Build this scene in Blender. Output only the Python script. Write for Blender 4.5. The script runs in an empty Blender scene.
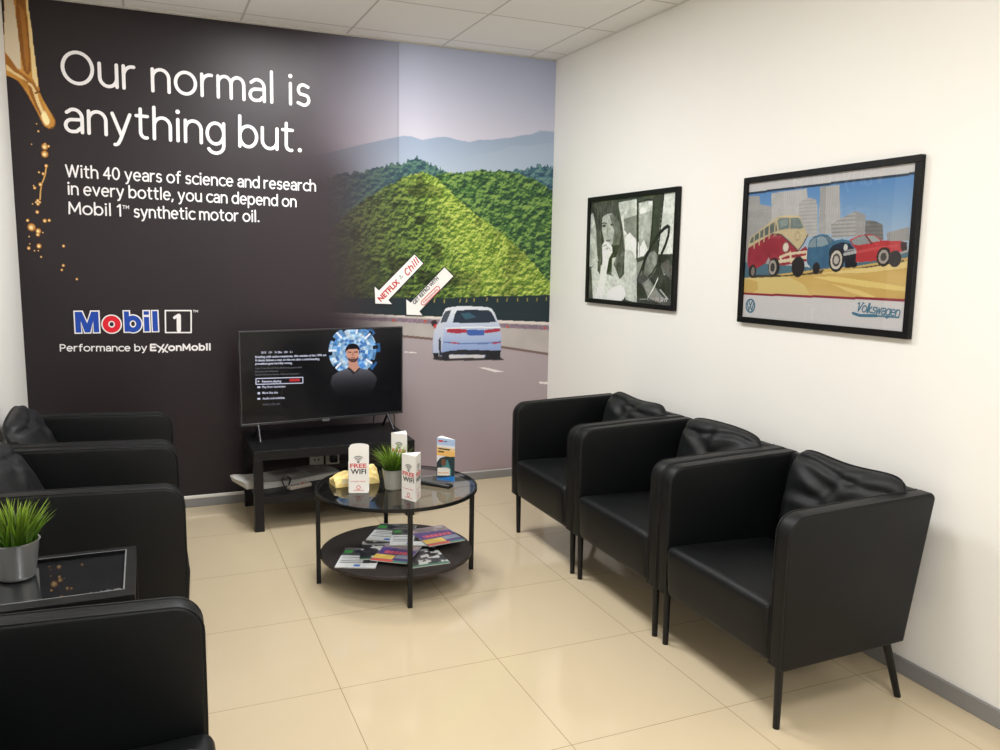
import bpy, bmesh, math, random
import numpy as np
from mathutils import Vector, Matrix

scene = bpy.context.scene
COL = scene.collection
PI = math.pi
rnd = random.Random(7)
RNG = np.random.default_rng(5)

# ------------------------------------------------------------------ materials
def lin(c):
    c = np.asarray(c, dtype=float)
    return np.where(c <= 0.04045, c / 12.92, ((c + 0.055) / 1.055) ** 2.4)

def rgb(r, g, b):
    l = lin(np.array([r, g, b]) / 255.0)
    return (float(l[0]), float(l[1]), float(l[2]), 1.0)

def mat(name, color, rough=0.5, metal=0.0, spec=0.5, bump=None, coat=0.0, emit=None, emit_s=0.0, vary=None):
    m = bpy.data.materials.new(name); m.use_nodes = True
    nt = m.node_tree; b = nt.nodes['Principled BSDF']
    b.inputs['Base Color'].default_value = color
    b.inputs['Roughness'].default_value = rough
    b.inputs['Metallic'].default_value = metal
    b.inputs['Specular IOR Level'].default_value = spec
    b.inputs['Coat Weight'].default_value = coat
    b.inputs['Coat Roughness'].default_value = 0.08
    if emit:
        b.inputs['Emission Color'].default_value = emit
        b.inputs['Emission Strength'].default_value = emit_s
    tc = nt.nodes.new('ShaderNodeTexCoord')
    if bump:
        scale, strength, dist = bump
        n = nt.nodes.new('ShaderNodeTexNoise'); n.inputs['Scale'].default_value = scale
        n.inputs['Detail'].default_value = 4
        bp = nt.nodes.new('ShaderNodeBump'); bp.inputs['Strength'].default_value = strength
        bp.inputs['Distance'].default_value = dist
        nt.links.new(tc.outputs['Object'], n.inputs['Vector'])
        nt.links.new(n.outputs['Fac'], bp.inputs['Height'])
        nt.links.new(bp.outputs['Normal'], b.inputs['Normal'])
    if vary:
        scale, c2 = vary
        n = nt.nodes.new('ShaderNodeTexNoise'); n.inputs['Scale'].default_value = scale
        n.inputs['Detail'].default_value = 5
        mx = nt.nodes.new('ShaderNodeMix'); mx.data_type = 'RGBA'
        mx.inputs['A'].default_value = color; mx.inputs['B'].default_value = c2
        nt.links.new(tc.outputs['Object'], n.inputs['Vector'])
        nt.links.new(n.outputs['Fac'], mx.inputs['Factor'])
        nt.links.new(mx.outputs['Result'], b.inputs['Base Color'])
    return m

def paint_mat(name, rough=0.5, spec=0.5, coat=0.0, emit=0.0):
    m = mat(name, (0, 0, 0, 1), rough, 0, spec, coat=coat)
    nt = m.node_tree; b = nt.nodes['Principled BSDF']
    a = nt.nodes.new('ShaderNodeAttribute'); a.attribute_name = 'Col'
    if emit:
        b.inputs['Base Color'].default_value = (0.006, 0.006, 0.007, 1)
        nt.links.new(a.outputs['Color'], b.inputs['Emission Color'])
        b.inputs['Emission Strength'].default_value = emit
    else:
        nt.links.new(a.outputs['Color'], b.inputs['Base Color'])
    return m

def grid_mat(name, base, line, size, off, half, rough, spec=0.5, base2=None, nscale=3.0, bump=0.0, line_rough=None, axes='XY'):
    """Square tiles: lines where the object coordinate is near a multiple of `size`."""
    m = mat(name, base, rough, 0, spec)
    nt = m.node_tree; b = nt.nodes['Principled BSDF']
    def math_(op, a, v=None):
        n = nt.nodes.new('ShaderNodeMath'); n.operation = op
        for i, q in enumerate((a, v)):
            if q is None: continue
            if isinstance(q, (int, float)): n.inputs[i].default_value = q
            else: nt.links.new(q, n.inputs[i])
        return n.outputs[0]
    tc = nt.nodes.new('ShaderNodeTexCoord')
    sx = nt.nodes.new('ShaderNodeSeparateXYZ'); nt.links.new(tc.outputs['Object'], sx.inputs[0])
    ds = []
    for k, ax in enumerate(axes):
        v = math_('SUBTRACT', sx.outputs[ax], off[k])
        v = math_('PINGPONG', v, size / 2)
        ds.append(v)
    d = math_('MINIMUM', ds[0], ds[1])
    mr = nt.nodes.new('ShaderNodeMapRange'); mr.interpolation_type = 'SMOOTHSTEP'
    mr.inputs['From Min'].default_value = half * 0.75; mr.inputs['From Max'].default_value = half * 1.25
    nt.links.new(d, mr.inputs['Value'])
    n = nt.nodes.new('ShaderNodeTexNoise'); n.inputs['Scale'].default_value = nscale; n.inputs['Detail'].default_value = 6
    nt.links.new(tc.outputs['Object'], n.inputs['Vector'])
    m1 = nt.nodes.new('ShaderNodeMix'); m1.data_type = 'RGBA'
    m1.inputs['A'].default_value = base; m1.inputs['B'].default_value = base2 or base
    nt.links.new(n.outputs['Fac'], m1.inputs['Factor'])
    m2 = nt.nodes.new('ShaderNodeMix'); m2.data_type = 'RGBA'
    m2.inputs['A'].default_value = line
    nt.links.new(m1.outputs['Result'], m2.inputs['B'])
    nt.links.new(mr.outputs['Result'], m2.inputs['Factor'])
    nt.links.new(m2.outputs['Result'], b.inputs['Base Color'])
    if bump:
        bp = nt.nodes.new('ShaderNodeBump'); bp.inputs['Strength'].default_value = bump; bp.inputs['Distance'].default_value = 0.002
        nt.links.new(mr.outputs['Result'], bp.inputs['Height']); nt.links.new(bp.outputs['Normal'], b.inputs['Normal'])
    return m

LEATHER = mat('black_leather', rgb(9, 11, 13), 0.48, spec=0.26, bump=(420, 0.12, 0.002), vary=(6, rgb(12, 14, 15)))
LEATHER_SOFT = mat('black_leather_soft', rgb(14, 16, 18), 0.54, spec=0.36, bump=(300, 0.12, 0.002))
SEAM = mat('leather_piping', rgb(18, 19, 19), 0.45, spec=0.35)
BLACK_METAL = mat('black_metal', rgb(15, 15, 16), 0.42, spec=0.32, bump=(900, 0.05, 0.001))
BLACK_WOOD = mat('black_brown_wood', rgb(17, 17, 19), 0.40, spec=0.3, bump=(60, 0.06, 0.002), vary=(9, rgb(22, 22, 23)))
SHELF_WOOD = mat('shelf_wood', rgb(42, 36, 34), 0.5, spec=0.3, vary=(14, rgb(54, 47, 44)))
WALL_WHITE = mat('white_wall_paint', rgb(238, 236, 231), 0.75, spec=0.25, bump=(140, 0.05, 0.002), vary=(1.2, rgb(234, 232, 226)))
WALL_BACKING = mat('wall_plaster', rgb(222, 219, 212), 0.8, spec=0.2, bump=(140, 0.05, 0.002))
SKIRT = mat('grey_skirting', rgb(136, 135, 134), 0.45, spec=0.4, vary=(8, rgb(128, 127, 126)))
LIP = mat('white_lip', rgb(225, 222, 216), 0.5)
WHITE_CARD = mat('white_card', rgb(244, 242, 238), 0.5, spec=0.35)
WHITE_PLASTIC = mat('white_plastic', rgb(225, 222, 216), 0.4)
BLACK_PLASTIC = mat('black_plastic', rgb(15, 15, 16), 0.35, spec=0.5)
GREY_PLASTIC = mat('grey_plastic', rgb(95, 96, 98), 0.4)
ZINC = mat('galvanised_pot', rgb(176, 178, 174), 0.34, metal=0.55, spec=0.5, vary=(22, rgb(160, 162, 158)))
POT_SILVER = mat('silver_pot', rgb(200, 202, 202), 0.30, metal=0.9, spec=0.5, vary=(16, rgb(170, 172, 172)))
SOIL = mat('soil', rgb(38, 34, 22), 0.9)
TXT_WHITE = mat('print_white', rgb(240, 236, 236), 0.5, spec=0.3)
TXT_RED = mat('print_red', rgb(196, 32, 44), 0.5)
TXT_PINK = mat('print_soft_red', rgb(214, 92, 92), 0.5)
TXT_BLACK = mat('print_black', rgb(36, 34, 36), 0.5)
TXT_GREY = mat('print_grey', rgb(128, 128, 130), 0.5)
TXT_PALE = mat('print_pale_grey', rgb(176, 174, 174), 0.5)
LOGO_BLUE = mat('logo_blue', rgb(28, 72, 170), 0.45, spec=0.3)
LOGO_RED = mat('logo_red', rgb(222, 30, 48), 0.45, spec=0.3)
TEAL = mat('poster_teal', rgb(58, 108, 132), 0.5)
FRAME_BLACK = mat('frame_black', rgb(10, 10, 11), 0.42, spec=0.25, bump=(200, 0.03, 0.001))
PAPER = mat('paper_edge', rgb(206, 204, 198), 0.7, vary=(120, rgb(176, 174, 168)))
NAPKIN = mat('yellow_wrap', rgb(222, 190, 98), 0.3, spec=0.6, bump=(40, 0.5, 0.01), vary=(18, rgb(240, 222, 160)))
MURAL_PAINT = paint_mat('mural_print', 0.42, 0.35)
POSTER_PAINT = paint_mat('poster_print', 0.45, 0.3)
COVER_PAINT = paint_mat('magazine_print', 0.28, 0.5)
SCREEN_PAINT = paint_mat('screen_glow', 0.14, 0.28, emit=1.0)
FLOOR = grid_mat('polished_floor_tile', rgb(206, 190, 161), rgb(160, 142, 112), 0.6, (-1.3732, -2.3705), 0.0015, 0.085, 0.55, base2=rgb(199, 182, 151), nscale=1.6, bump=0.25)
CEIL = grid_mat('ceiling_tile', rgb(241, 239, 237), rgb(196, 192, 188), 0.6, (-0.195, -0.17), 0.006, 0.85, 0.2, base2=rgb(236, 234, 232), nscale=30, bump=0.4)

def glass_mat(name, tint, rough=0.0, f0=0.04):
    """thin sheet: tinted see-through plus a Schlick mirror term, the same from both sides"""
    m = bpy.data.materials.new(name); m.use_nodes = True
    nt = m.node_tree; nt.nodes.remove(nt.nodes['Principled BSDF'])
    out = nt.nodes['Material Output']
    tr = nt.nodes.new('ShaderNodeBsdfTransparent'); tr.inputs[0].default_value = tint
    gl = nt.nodes.new('ShaderNodeBsdfGlossy'); gl.inputs['Roughness'].default_value = rough
    lw = nt.nodes.new('ShaderNodeLayerWeight'); lw.inputs['Blend'].default_value = 0.5
    pw = nt.nodes.new('ShaderNodeMath'); pw.operation = 'POWER'; pw.inputs[1].default_value = 5.0
    ma = nt.nodes.new('ShaderNodeMath'); ma.operation = 'MULTIPLY_ADD'; ma.inputs[1].default_value = 1-f0; ma.inputs[2].default_value = f0
    mx = nt.nodes.new('ShaderNodeMixShader')
    nt.links.new(lw.outputs['Facing'], pw.inputs[0]); nt.links.new(pw.outputs[0], ma.inputs[0])
    nt.links.new(ma.outputs[0], mx.inputs[0]); nt.links.new(tr.outputs[0], mx.inputs[1]); nt.links.new(gl.outputs[0], mx.inputs[2])
    nt.links.new(mx.outputs[0], out.inputs[0])
    return m
GLASS = glass_mat('table_glass', (0.60, 0.62, 0.61, 1), f0=.075)
PANE = glass_mat('picture_glass', (0.97, 0.97, 0.97, 1), f0=.045)
DARK_GLASS = glass_mat('side_table_glass', (0.30, 0.31, 0.32, 1), f0=.09)
CLEAR = glass_mat('clear_plastic', (0.9, 0.92, 0.93, 1), f0=.05)

# grass: colour varies along the blade
def grass_mat():
    m = mat('grass_blade', rgb(98, 140, 40), 0.45, spec=0.4)
    nt = m.node_tree; b = nt.nodes['Principled BSDF']
    a = nt.nodes.new('ShaderNodeAttribute'); a.attribute_name = 'Col'
    nt.links.new(a.outputs['Color'], b.inputs['Base Color'])
    return m
GRASS = grass_mat()

# ------------------------------------------------------------------ object helpers
def tag(o, label=None, cat=None, group=None, kind=None):
    if label: o['label'] = label
    if cat: o['category'] = cat
    if group: o['group'] = group
    if kind: o['kind'] = kind
    return o

def empty(name, loc=(0, 0, 0), rz=0.0):
    o = bpy.data.objects.new(name, None); COL.objects.link(o)
    o.location = loc; o.rotation_euler = (0, 0, rz); o.empty_display_size = 0.1
    return o

def obj(name, bm, m, parent=None, smooth=False, loc=None):
    me = bpy.data.meshes.new(name); bm.to_mesh(me); bm.free()
    me.materials.append(m)
    if smooth:
        for f in me.polygons: f.use_smooth = True
        try: me.set_sharp_from_angle(angle=math.radians(40))
        except Exception: pass
    o = bpy.data.objects.new(name, me); COL.objects.link(o)
    if parent: o.parent = parent
    if loc: o.location = loc
    return o

def copy_tree(o, parent=None):
    c = o.copy(); COL.objects.link(c); c.parent = parent
    for ch in list(o.children): copy_tree(ch, c)
    return c

def bm_box(bm, a, b, bevel=0.0, seg=2):
    x0, y0, z0 = a; x1, y1, z1 = b
    vs = [bm.verts.new(p) for p in ((x0,y0,z0),(x1,y0,z0),(x1,y1,z0),(x0,y1,z0),(x0,y0,z1),(x1,y0,z1),(x1,y1,z1),(x0,y1,z1))]
    fs = [bm.faces.new([vs[i] for i in q]) for q in ((3,2,1,0),(4,5,6,7),(0,1,5,4),(1,2,6,5),(2,3,7,6),(3,0,4,7))]
    if bevel:
        es = list({e for f in fs for e in f.edges})
        bmesh.ops.bevel(bm, geom=es, offset=bevel, segments=seg, profile=0.5, affect='EDGES')
    return bm

def box(a, b, bevel=0.0, seg=2):
    return bm_box(bmesh.new(), a, b, bevel, seg)

def prism(profile, t0, t1, axis='Y', bevel=0.0, seg=3):
    """closed 2-D profile extruded along an axis"""
    bm = bmesh.new()
    def P(u, v, t):
        return {'Y': (u, t, v), 'X': (t, u, v), 'Z': (u, v, t)}[axis]
    A = [bm.verts.new(P(u, v, t0)) for u, v in profile]
    B = [bm.verts.new(P(u, v, t1)) for u, v in profile]
    n = len(profile)
    fa = bm.faces.new(A); fb = bm.faces.new(list(reversed(B)))
    for i in range(n):
        bm.faces.new((A[i], B[i], B[(i+1) % n], A[(i+1) % n]))
    bmesh.ops.recalc_face_normals(bm, faces=bm.faces)
    if bevel:
        es = list(set(fa.edges) | set(fb.edges))
        bmesh.ops.bevel(bm, geom=es, offset=bevel, segments=seg, profile=0.5, affect='EDGES')
    return bm

def bm_tube(bm, pts, r, n=8, caps=True):
    pts = [Vector(p) for p in pts]; rings = []
    prev = None
    for i, p in enumerate(pts):
        d = (pts[min(i+1, len(pts)-1)] - pts[max(i-1, 0)]).normalized()
        if prev is None:
            ref = Vector((0, 0, 1)) if abs(d.z) < 0.9 else Vector((1, 0, 0))
            u = d.cross(ref).normalized()
        else:
            u = (prev - d * prev.dot(d)).normalized()
        prev = u; v = d.cross(u)
        rr = r[i] if isinstance(r, (list, tuple)) else r
        rings.append([bm.verts.new(p + rr * (math.cos(2*PI*k/n) * u + math.sin(2*PI*k/n) * v)) for k in range(n)])
    for a, b in zip(rings, rings[1:]):
        for k in range(n):
            bm.faces.new((a[k], a[(k+1) % n], b[(k+1) % n], b[k]))
    if caps:
        bm.faces.new(list(reversed(rings[0]))); bm.faces.new(rings[-1])
    bmesh.ops.recalc_face_normals(bm, faces=bm.faces)
    return bm

def tube(pts, r, n=8): return bm_tube(bmesh.new(), pts, r, n)

def lathe(profile, n=48, close=False):
    bm = bmesh.new(); rings = []
    for r, z in profile:
        if r < 1e-6: rings.append([bm.verts.new((0, 0, z))])
        else: rings.append([bm.verts.new((r*math.cos(2*PI*k/n), r*math.sin(2*PI*k/n), z)) for k in range(n)])
    seq = list(zip(rings, rings[1:])) + ([(rings[-1], rings[0])] if close else [])
    for a, b in seq:
        for k in range(n):
            if len(a) == 1: bm.faces.new((a[0], b[(k+1) % n], b[k]))
            elif len(b) == 1: bm.faces.new((a[k], a[(k+1) % n], b[0]))
            else: bm.faces.new((a[k], a[(k+1) % n], b[(k+1) % n], b[k]))
    bmesh.ops.recalc_face_normals(bm, faces=bm.faces)
    return bm

def spline(pts, n=10):
    """Catmull-Rom through the points"""
    P = [Vector(p) for p in pts]; out = []
    for i in range(len(P)-1):
        p0 = P[max(i-1, 0)]; p1 = P[i]; p2 = P[i+1]; p3 = P[min(i+2, len(P)-1)]
        for k in range(n):
            t = k/n
            out.append(0.5*((2*p1)+(-p0+p2)*t+(2*p0-5*p1+4*p2-p3)*t*t+(-p0+3*p1-3*p2+p3)*t**3))
    out.append(P[-1]); return out

# ------------------------------------------------------------------ painting on fine meshes (vertex colours)
def sstep(a, b, x):
    t = np.clip((x - a) / (b - a), 0, 1); return t * t * (3 - 2 * t)

def vnoise(X, Y, scale, seed=0, octaves=3):
    rg = np.random.default_rng(seed); T = rg.random((64, 64)); out = 0; amp = 1; tot = 0
    for o in range(octaves):
        x = X * scale * 2**o + 13.7*o; y = Y * scale * 2**o + 5.1*o
        xi = np.floor(x).astype(int); yi = np.floor(y).astype(int); fx = x - xi; fy = y - yi
        fx = fx*fx*(3-2*fx); fy = fy*fy*(3-2*fy)
        a = T[xi % 64, yi % 64]; b = T[(xi+1) % 64, yi % 64]; c = T[xi % 64, (yi+1) % 64]; d = T[(xi+1) % 64, (yi+1) % 64]
        out = out + amp * ((a*(1-fx)+b*fx)*(1-fy) + (c*(1-fx)+d*fx)*fy); tot += amp; amp *= 0.5
    return out / tot

class Canvas:
    def __init__(s, xs, ys, color=(0, 0, 0)):
        s.xs = np.asarray(xs, float); s.ys = np.asarray(ys, float)
        s.X, s.Y = np.meshgrid(s.xs, s.ys)
        s.C = np.zeros(s.X.shape + (3,)); s.C[:] = np.array(color) / 255.0
    def _mask(s, pts):
        pts = np.asarray(pts, float); M = np.zeros(s.X.shape, bool)
        i0, i1 = np.searchsorted(s.xs, [pts[:,0].min(), pts[:,0].max()]); j0, j1 = np.searchsorted(s.ys, [pts[:,1].min(), pts[:,1].max()])
        if i1 <= i0 or j1 <= j0: return M
        X = s.X[j0:j1, i0:i1]; Y = s.Y[j0:j1, i0:i1]; ins = np.zeros(X.shape, bool)
        for (xa, ya), (xb, yb) in zip(pts, np.roll(pts, -1, 0)):
            if ya == yb: continue
            ins ^= ((ya > Y) != (yb > Y)) & (X < (xb-xa)*(Y-ya)/(yb-ya)+xa)
        M[j0:j1, i0:i1] = ins; return M
    def put(s, M, color, a=1.0):
        c = np.asarray(color, float)
        if c.ndim == 1: c = c / 255.0
        else: c = c[M] / 255.0
        al = a[M][:, None] if isinstance(a, np.ndarray) else a
        s.C[M] = s.C[M] * (1-al) + c * al
    def poly(s, pts, color, a=1.0): 
        M = s._mask(pts); s.put(M, color, a); return M
    def line(s, pts, w, color, a=1.0):
        M = np.zeros(s.X.shape, bool)
        for (xa, ya), (xb, yb) in zip(pts, pts[1:]):
            L2 = max((xb-xa)**2+(yb-ya)**2, 1e-12)
            i0, i1 = np.searchsorted(s.xs, [min(xa, xb)-w, max(xa, xb)+w]); j0, j1 = np.searchsorted(s.ys, [min(ya, yb)-w, max(ya, yb)+w])
            X = s.X[j0:j1, i0:i1]; Y = s.Y[j0:j1, i0:i1]
            t = np.clip(((X-xa)*(xb-xa)+(Y-ya)*(yb-ya))/L2, 0, 1)
            M[j0:j1, i0:i1] |= (X-xa-t*(xb-xa))**2+(Y-ya-t*(yb-ya))**2 < (w/2)**2
        s.put(M, color, a)
    def disc(s, c, rx, color, ry=None, a=1.0, inner=0.0):
        ry = ry or rx; q = ((s.X-c[0])/rx)**2+((s.Y-c[1])/ry)**2
        M = (q < 1) & (q >= inner**2); s.put(M, color, a); return M
    def mesh(s, name, to3d, m, parent=None, keep=None):
        nz, nx = s.X.shape; co = to3d(s.X.ravel(), s.Y.ravel()).astype(np.float32)
        idx = np.arange(nz*nx).reshape(nz, nx)
        q = np.stack([idx[:-1,:-1], idx[:-1,1:], idx[1:,1:], idx[1:,:-1]], -1).reshape(-1, 4)
        col = np.concatenate([lin(s.C.reshape(-1, 3)), np.ones((nz*nx, 1))], 1)
        if keep is not None:
            k = keep.ravel(); q = q[k[q].all(1)]
            used = np.unique(q); remap = np.zeros(nz*nx, int); remap[used] = np.arange(len(used))
            q = remap[q]; co = co[used]; col = col[used]
        me = bpy.data.meshes.new(name)
        me.vertices.add(len(co)); me.vertices.foreach_set('co', co.ravel())
        me.loops.add(q.size); me.loops.foreach_set('vertex_index', q.ravel().astype(np.int32))
        me.polygons.add(len(q)); me.polygons.foreach_set('loop_start', np.arange(0, q.size, 4, dtype=np.int32))
        me.update(calc_edges=True)
        at = me.color_attributes.new('Col', 'FLOAT_COLOR', 'POINT')
        at.data.foreach_set('color', col.astype(np.float32).ravel())
        me.materials.append(m); me.validate()
        o = bpy.data.objects.new(name, me); COL.objects.link(o)
        if parent: o.parent = parent
        return o

# ------------------------------------------------------------------ lettering
def arc(cx, cy, rx, ry, a0, a1, n=14):
    return [(cx+rx*math.cos(math.radians(a0+(a1-a0)*k/n)), cy+ry*math.sin(math.radians(a0+(a1-a0)*k/n))) for k in range(n+1)]
def el(cx, cy, rx, ry): return arc(cx, cy, rx, ry, 90, 450, 28)
A_ = 1.46; C_ = 1.38; D_ = -0.44
GL = {
 'o': (1.0, [el(.5, .5, .5, .5)]),
 'O': (1.36, [el(.68, .69, .68, .69)]),
 'n': (.8, [[(0,0),(0,1)], [(0,.55)]+arc(.4,.6,.4,.4,170,0)+[(.8,0)]]),
 'h': (.8, [[(0,0),(0,A_)], [(0,.55)]+arc(.4,.6,.4,.4,170,0)+[(.8,0)]]),
 'm': (1.34, [[(0,0),(0,1)], [(0,.55)]+arc(.335,.65,.335,.35,170,0)+[(.67,0)], [(.67,.55)]+arc(1.005,.65,.335,.35,170,0)+[(1.34,0)]]),
 'r': (.5, [[(0,0),(0,1)], [(0,.5)]+arc(.42,.55,.42,.44,170,80)]),
 'u': (.8, [[(.8,1),(.8,0)], [(0,1)]+arc(.4,.4,.4,.4,180,350)+[(.8,.45)]]),
 'a': (.76, [[(.06,.86)]+arc(.38,.64,.38,.37,110,0)+[(.76,0)], [(.76,.57),(.32,.55)]+arc(.3,.28,.3,.27,95,270)+[(.5,.03),(.76,.25)]]),
 'l': (.14, [[(.07,0),(.07,A_)]]),
 'i': (.14, [[(.07,0),(.07,1)], 'dot.07,1.36']),
 's': (.62, [[(.58,.9)]+arc(.3,.745,.26,.25,65,235)+arc(.34,.26,.28,.26,55,-120)+[(.02,.1)]]),
 'y': (.84, [[(0,1),(.43,0)], [(.84,1),(.36,-.2)]+arc(.12,-.2,.2,.22,-20,-95)]),
 't': (.56, [[(.2,1.32)]+[(.2,.3)]+arc(.45,.27,.25,.27,180,285), [(0,1),(.54,1)]]),
 'g': (.86, [el(.43,.5,.43,.5), [(.86,1),(.86,-.06)]+arc(.44,-.06,.42,.38,0,-150)]),
 'b': (.9, [[(0,0),(0,A_)], el(.45,.5,.45,.5)]),
 'd': (.9, [[(.9,0),(.9,A_)], el(.45,.5,.45,.5)]),
 'p': (.9, [[(0,1),(0,D_)], el(.45,.5,.45,.5)]),
 'e': (.88, [[(.02,.52),(.87,.52)]+arc(.44,.5,.44,.5,5,310)]),
 'f': (.52, [[(.2,0),(.2,1.15)]+arc(.46,1.15,.26,.3,180,75), [(0,1),(.52,1)]]),
 'c': (.74, [arc(.5,.5,.5,.5,52,308,20)]),
 'v': (.84, [[(0,1),(.42,0),(.84,1)]]),
 'W': (1.6, [[(0,C_),(.4,0),(.8,C_),(1.2,0),(1.6,C_)]]),
 'M': (1.26, [[(0,0),(0.06,C_),(.63,.3),(1.2,C_),(1.26,0)]]),
 'P': (.8, [[(0,0),(0,C_),(.42,C_)]+arc(.42,C_-.38,.38,.38,90,-90)+[(0,C_-.76)]]),
 '4': (.86, [[(.64,0),(.64,C_),(0,.42),(.88,.42)]]),
 '0': (.86, [el(.43,.69,.43,.69)]),
 '1': (.3, [[(0,1.12),(.3,C_),(.3,0)]]),
 'E': (.7, [[(.7,C_),(0,C_),(0,0),(.7,0)], [(0,.71),(.62,.71)]]),
 'x': (.8, [[(0,1),(.8,0)], [(.8,1),(0,0)]]),
 '.': (.14, ['dot.09,0.05']), ',': (.05, [[(.06,.06),(-.06,-.22)]]),
 # script letters
 'V': (.95, [[(-.1,1.2),(.12,1.4),(.25,.9),(.3,0),(.7,.8),(1.0,1.42),(1.2,1.4)]]),
 'k': (.75, [[(0,0),(0,A_)], [(.6,1),(0,.45),(.65,0),(.8,.1)]]),
 'w': (1.1, [[(0,1),(.2,0),(.55,.9),(.75,0),(1.1,1)]]),
 'C': (.95, [arc(.6,.7,.55,.72,45,310,20)]),
}
LAY = [0]
def lifted(f, u, v):
    """a tiny step off the surface for each stroke, so crossing strokes never share a plane"""
    LAY[0] += 1
    a = Vector(f(u, v)); n = (Vector(f(u+1, v))-a).cross(Vector(f(u, v+1))-a).normalized()*(6e-5*(LAY[0] % 9))
    return lambda p, q: Vector(f(p, q))+n
def ribbon(bm, pts, w, f, closed):
    h = w/2; n = len(pts); g = lifted(f, *pts[0]); P = [Vector(p) for p in pts]; L = []; Rr = []
    for i in range(n):
        a = P[i-1] if (i > 0 or closed) else None; b = P[(i+1) % n] if (i < n-1 or closed) else None
        d1 = (P[i]-a).normalized() if a is not None else None; d2 = (b-P[i]).normalized() if b is not None else None
        d1 = d1 or d2; d2 = d2 or d1
        m = Vector((-d1.y-d2.y, d1.x+d2.x)).normalized(); k = h/max(.35, m.dot(Vector((-d1.y, d1.x))))
        L.append(bm.verts.new(g(*(P[i]+m*k)))); Rr.append(bm.verts.new(g(*(P[i]-m*k))))
    for i in range(n if closed else n-1):
        j = (i+1) % n; bm.faces.new((Rr[i], Rr[j], L[j], L[i]))
    if not closed:
        for i, sgn in ((0, -1), (n-1, 1)):
            d = (P[1]-P[0]).normalized() if i == 0 else (P[-1]-P[-2]).normalized(); d = d*sgn; nn = Vector((-d.y, d.x))
            arcv = [bm.verts.new(g(*(P[i]+h*(math.cos(t)*nn+math.sin(t)*d)))) for t in [PI*k/8 for k in range(1, 8)]]
            a, b = (L[i], Rr[i]) if sgn > 0 else (Rr[i], L[i])
            bm.faces.new(list(reversed([a]+arcv+[b])))
def stroke_bm(bm, lines, w, f, z=0.0):
    """flat even-width strokes with round ends; f maps (u, v) to 3-D"""
    for pts in lines:
        pts = [p for i, p in enumerate(pts) if i == 0 or math.dist(p, pts[i-1]) > 1e-6]
        closed = len(pts) > 3 and math.dist(pts[0], pts[-1]) < 1e-5
        def turn(a, b, c):
            u = Vector((b[0]-a[0], b[1]-a[1])); v = Vector((c[0]-b[0], c[1]-b[1])); return abs(u.angle(v))
        cuts = [i for i in range(1, len(pts)-1) if turn(pts[i-1], pts[i], pts[i+1]) > .75]
        if closed and (cuts or turn(pts[-2], pts[0], pts[1]) > .75): closed = False
        if closed: ribbon(bm, pts[:-1], w, f, True); continue
        last = 0
        for c in cuts+[len(pts)-1]:
            ribbon(bm, pts[last:c+1], w, f, False); last = c
def stroke_text(text, p0, p1, xh, w, to3d, gap=.3, space=.62, shear=0.0, bm=None, emit=None):
    """letters drawn as even strokes from baseline start p0 to end p1 (2-D wall coordinates)"""
    bm = bm or bmesh.new(); x = 0; items = []
    for ch in text:
        if ch == ' ': x += space; items.append((x, None)); continue
        adv, st = GL[ch]; items.append((x, st)); x += adv + gap
    total = x - gap
    L = math.dist(p0, p1); ex = ((p1[0]-p0[0])/L, (p1[1]-p0[1])/L); sx = L/total
    ey = (-ex[1], ex[0])
    def F(ox):
        def f(u, v):
            return (p0[0]+(ox+u)*ex[0]+v*ey[0], p0[1]+(ox+u)*ex[1]+v*ey[1])
        return f
    for ox, st in items:
        if st is None:
            if emit: emit(bm); bm = bmesh.new()
            continue
        for s in st:
            if isinstance(s, str):
                dx, dy = map(float, s[3:].split(','))
                u, v = (ox+dx+shear*dy)*sx, dy*xh; r = w*.68
                gg = lifted(to3d, 0, 0); bm.faces.new([bm.verts.new(gg(*F(0)(u+r*math.cos(2*PI*k/14), v+r*math.sin(2*PI*k/14)))) for k in range(14)])
            else:
                stroke_bm(bm, [[((ox+a+shear*b)*sx, b*xh) for a, b in s]], w, lambda u, v: to3d(*F(0)(u, v)))
    if emit: emit(bm); bm = None
    return bm
def font_text(text, p0, p1, h, to3d, bold=0.0, shear=0.0, bm=None):
    """Blender's built-in font laid from p0 to p1, capital height h"""
    cu = bpy.data.curves.new('tmp', 'FONT'); cu.body = text; cu.size = 1.0; cu.offset = bold; cu.shear = shear; cu.resolution_u = 3
    ob = bpy.data.objects.new('tmp', cu); COL.objects.link(ob)
    dg = bpy.context.evaluated_depsgraph_get(); ev = ob.evaluated_get(dg); me = ev.to_mesh()
    V = [(v.co.x, v.co.y) for v in me.vertices]; Fc = [tuple(p.vertices) for p in me.polygons]
    ev.to_mesh_clear(); bpy.data.objects.remove(ob); bpy.data.curves.remove(cu)
    bm = bm or bmesh.new()
    if not V: return bm
    x0 = min(v[0] for v in V); x1 = max(v[0] for v in V)
    L = math.dist(p0, p1); ex = ((p1[0]-p0[0])/L, (p1[1]-p0[1])/L); ey = (-ex[1], ex[0]); sx = L/(x1-x0); sy = h/0.70
    vs = [bm.verts.new(to3d(p0[0]+(x-x0)*sx*ex[0]+y*sy*ey[0], p0[1]+(x-x0)*sx*ex[1]+y*sy*ey[1])) for x, y in V]
    for f in Fc:
        try: bm.faces.new([vs[i] for i in f])
        except ValueError: pass
    return bm
def flat(pts, to3d, bm=None):
    bm = bm or bmesh.new(); bm.faces.new([bm.verts.new(to3d(*p)) for p in pts]); return bm

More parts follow.
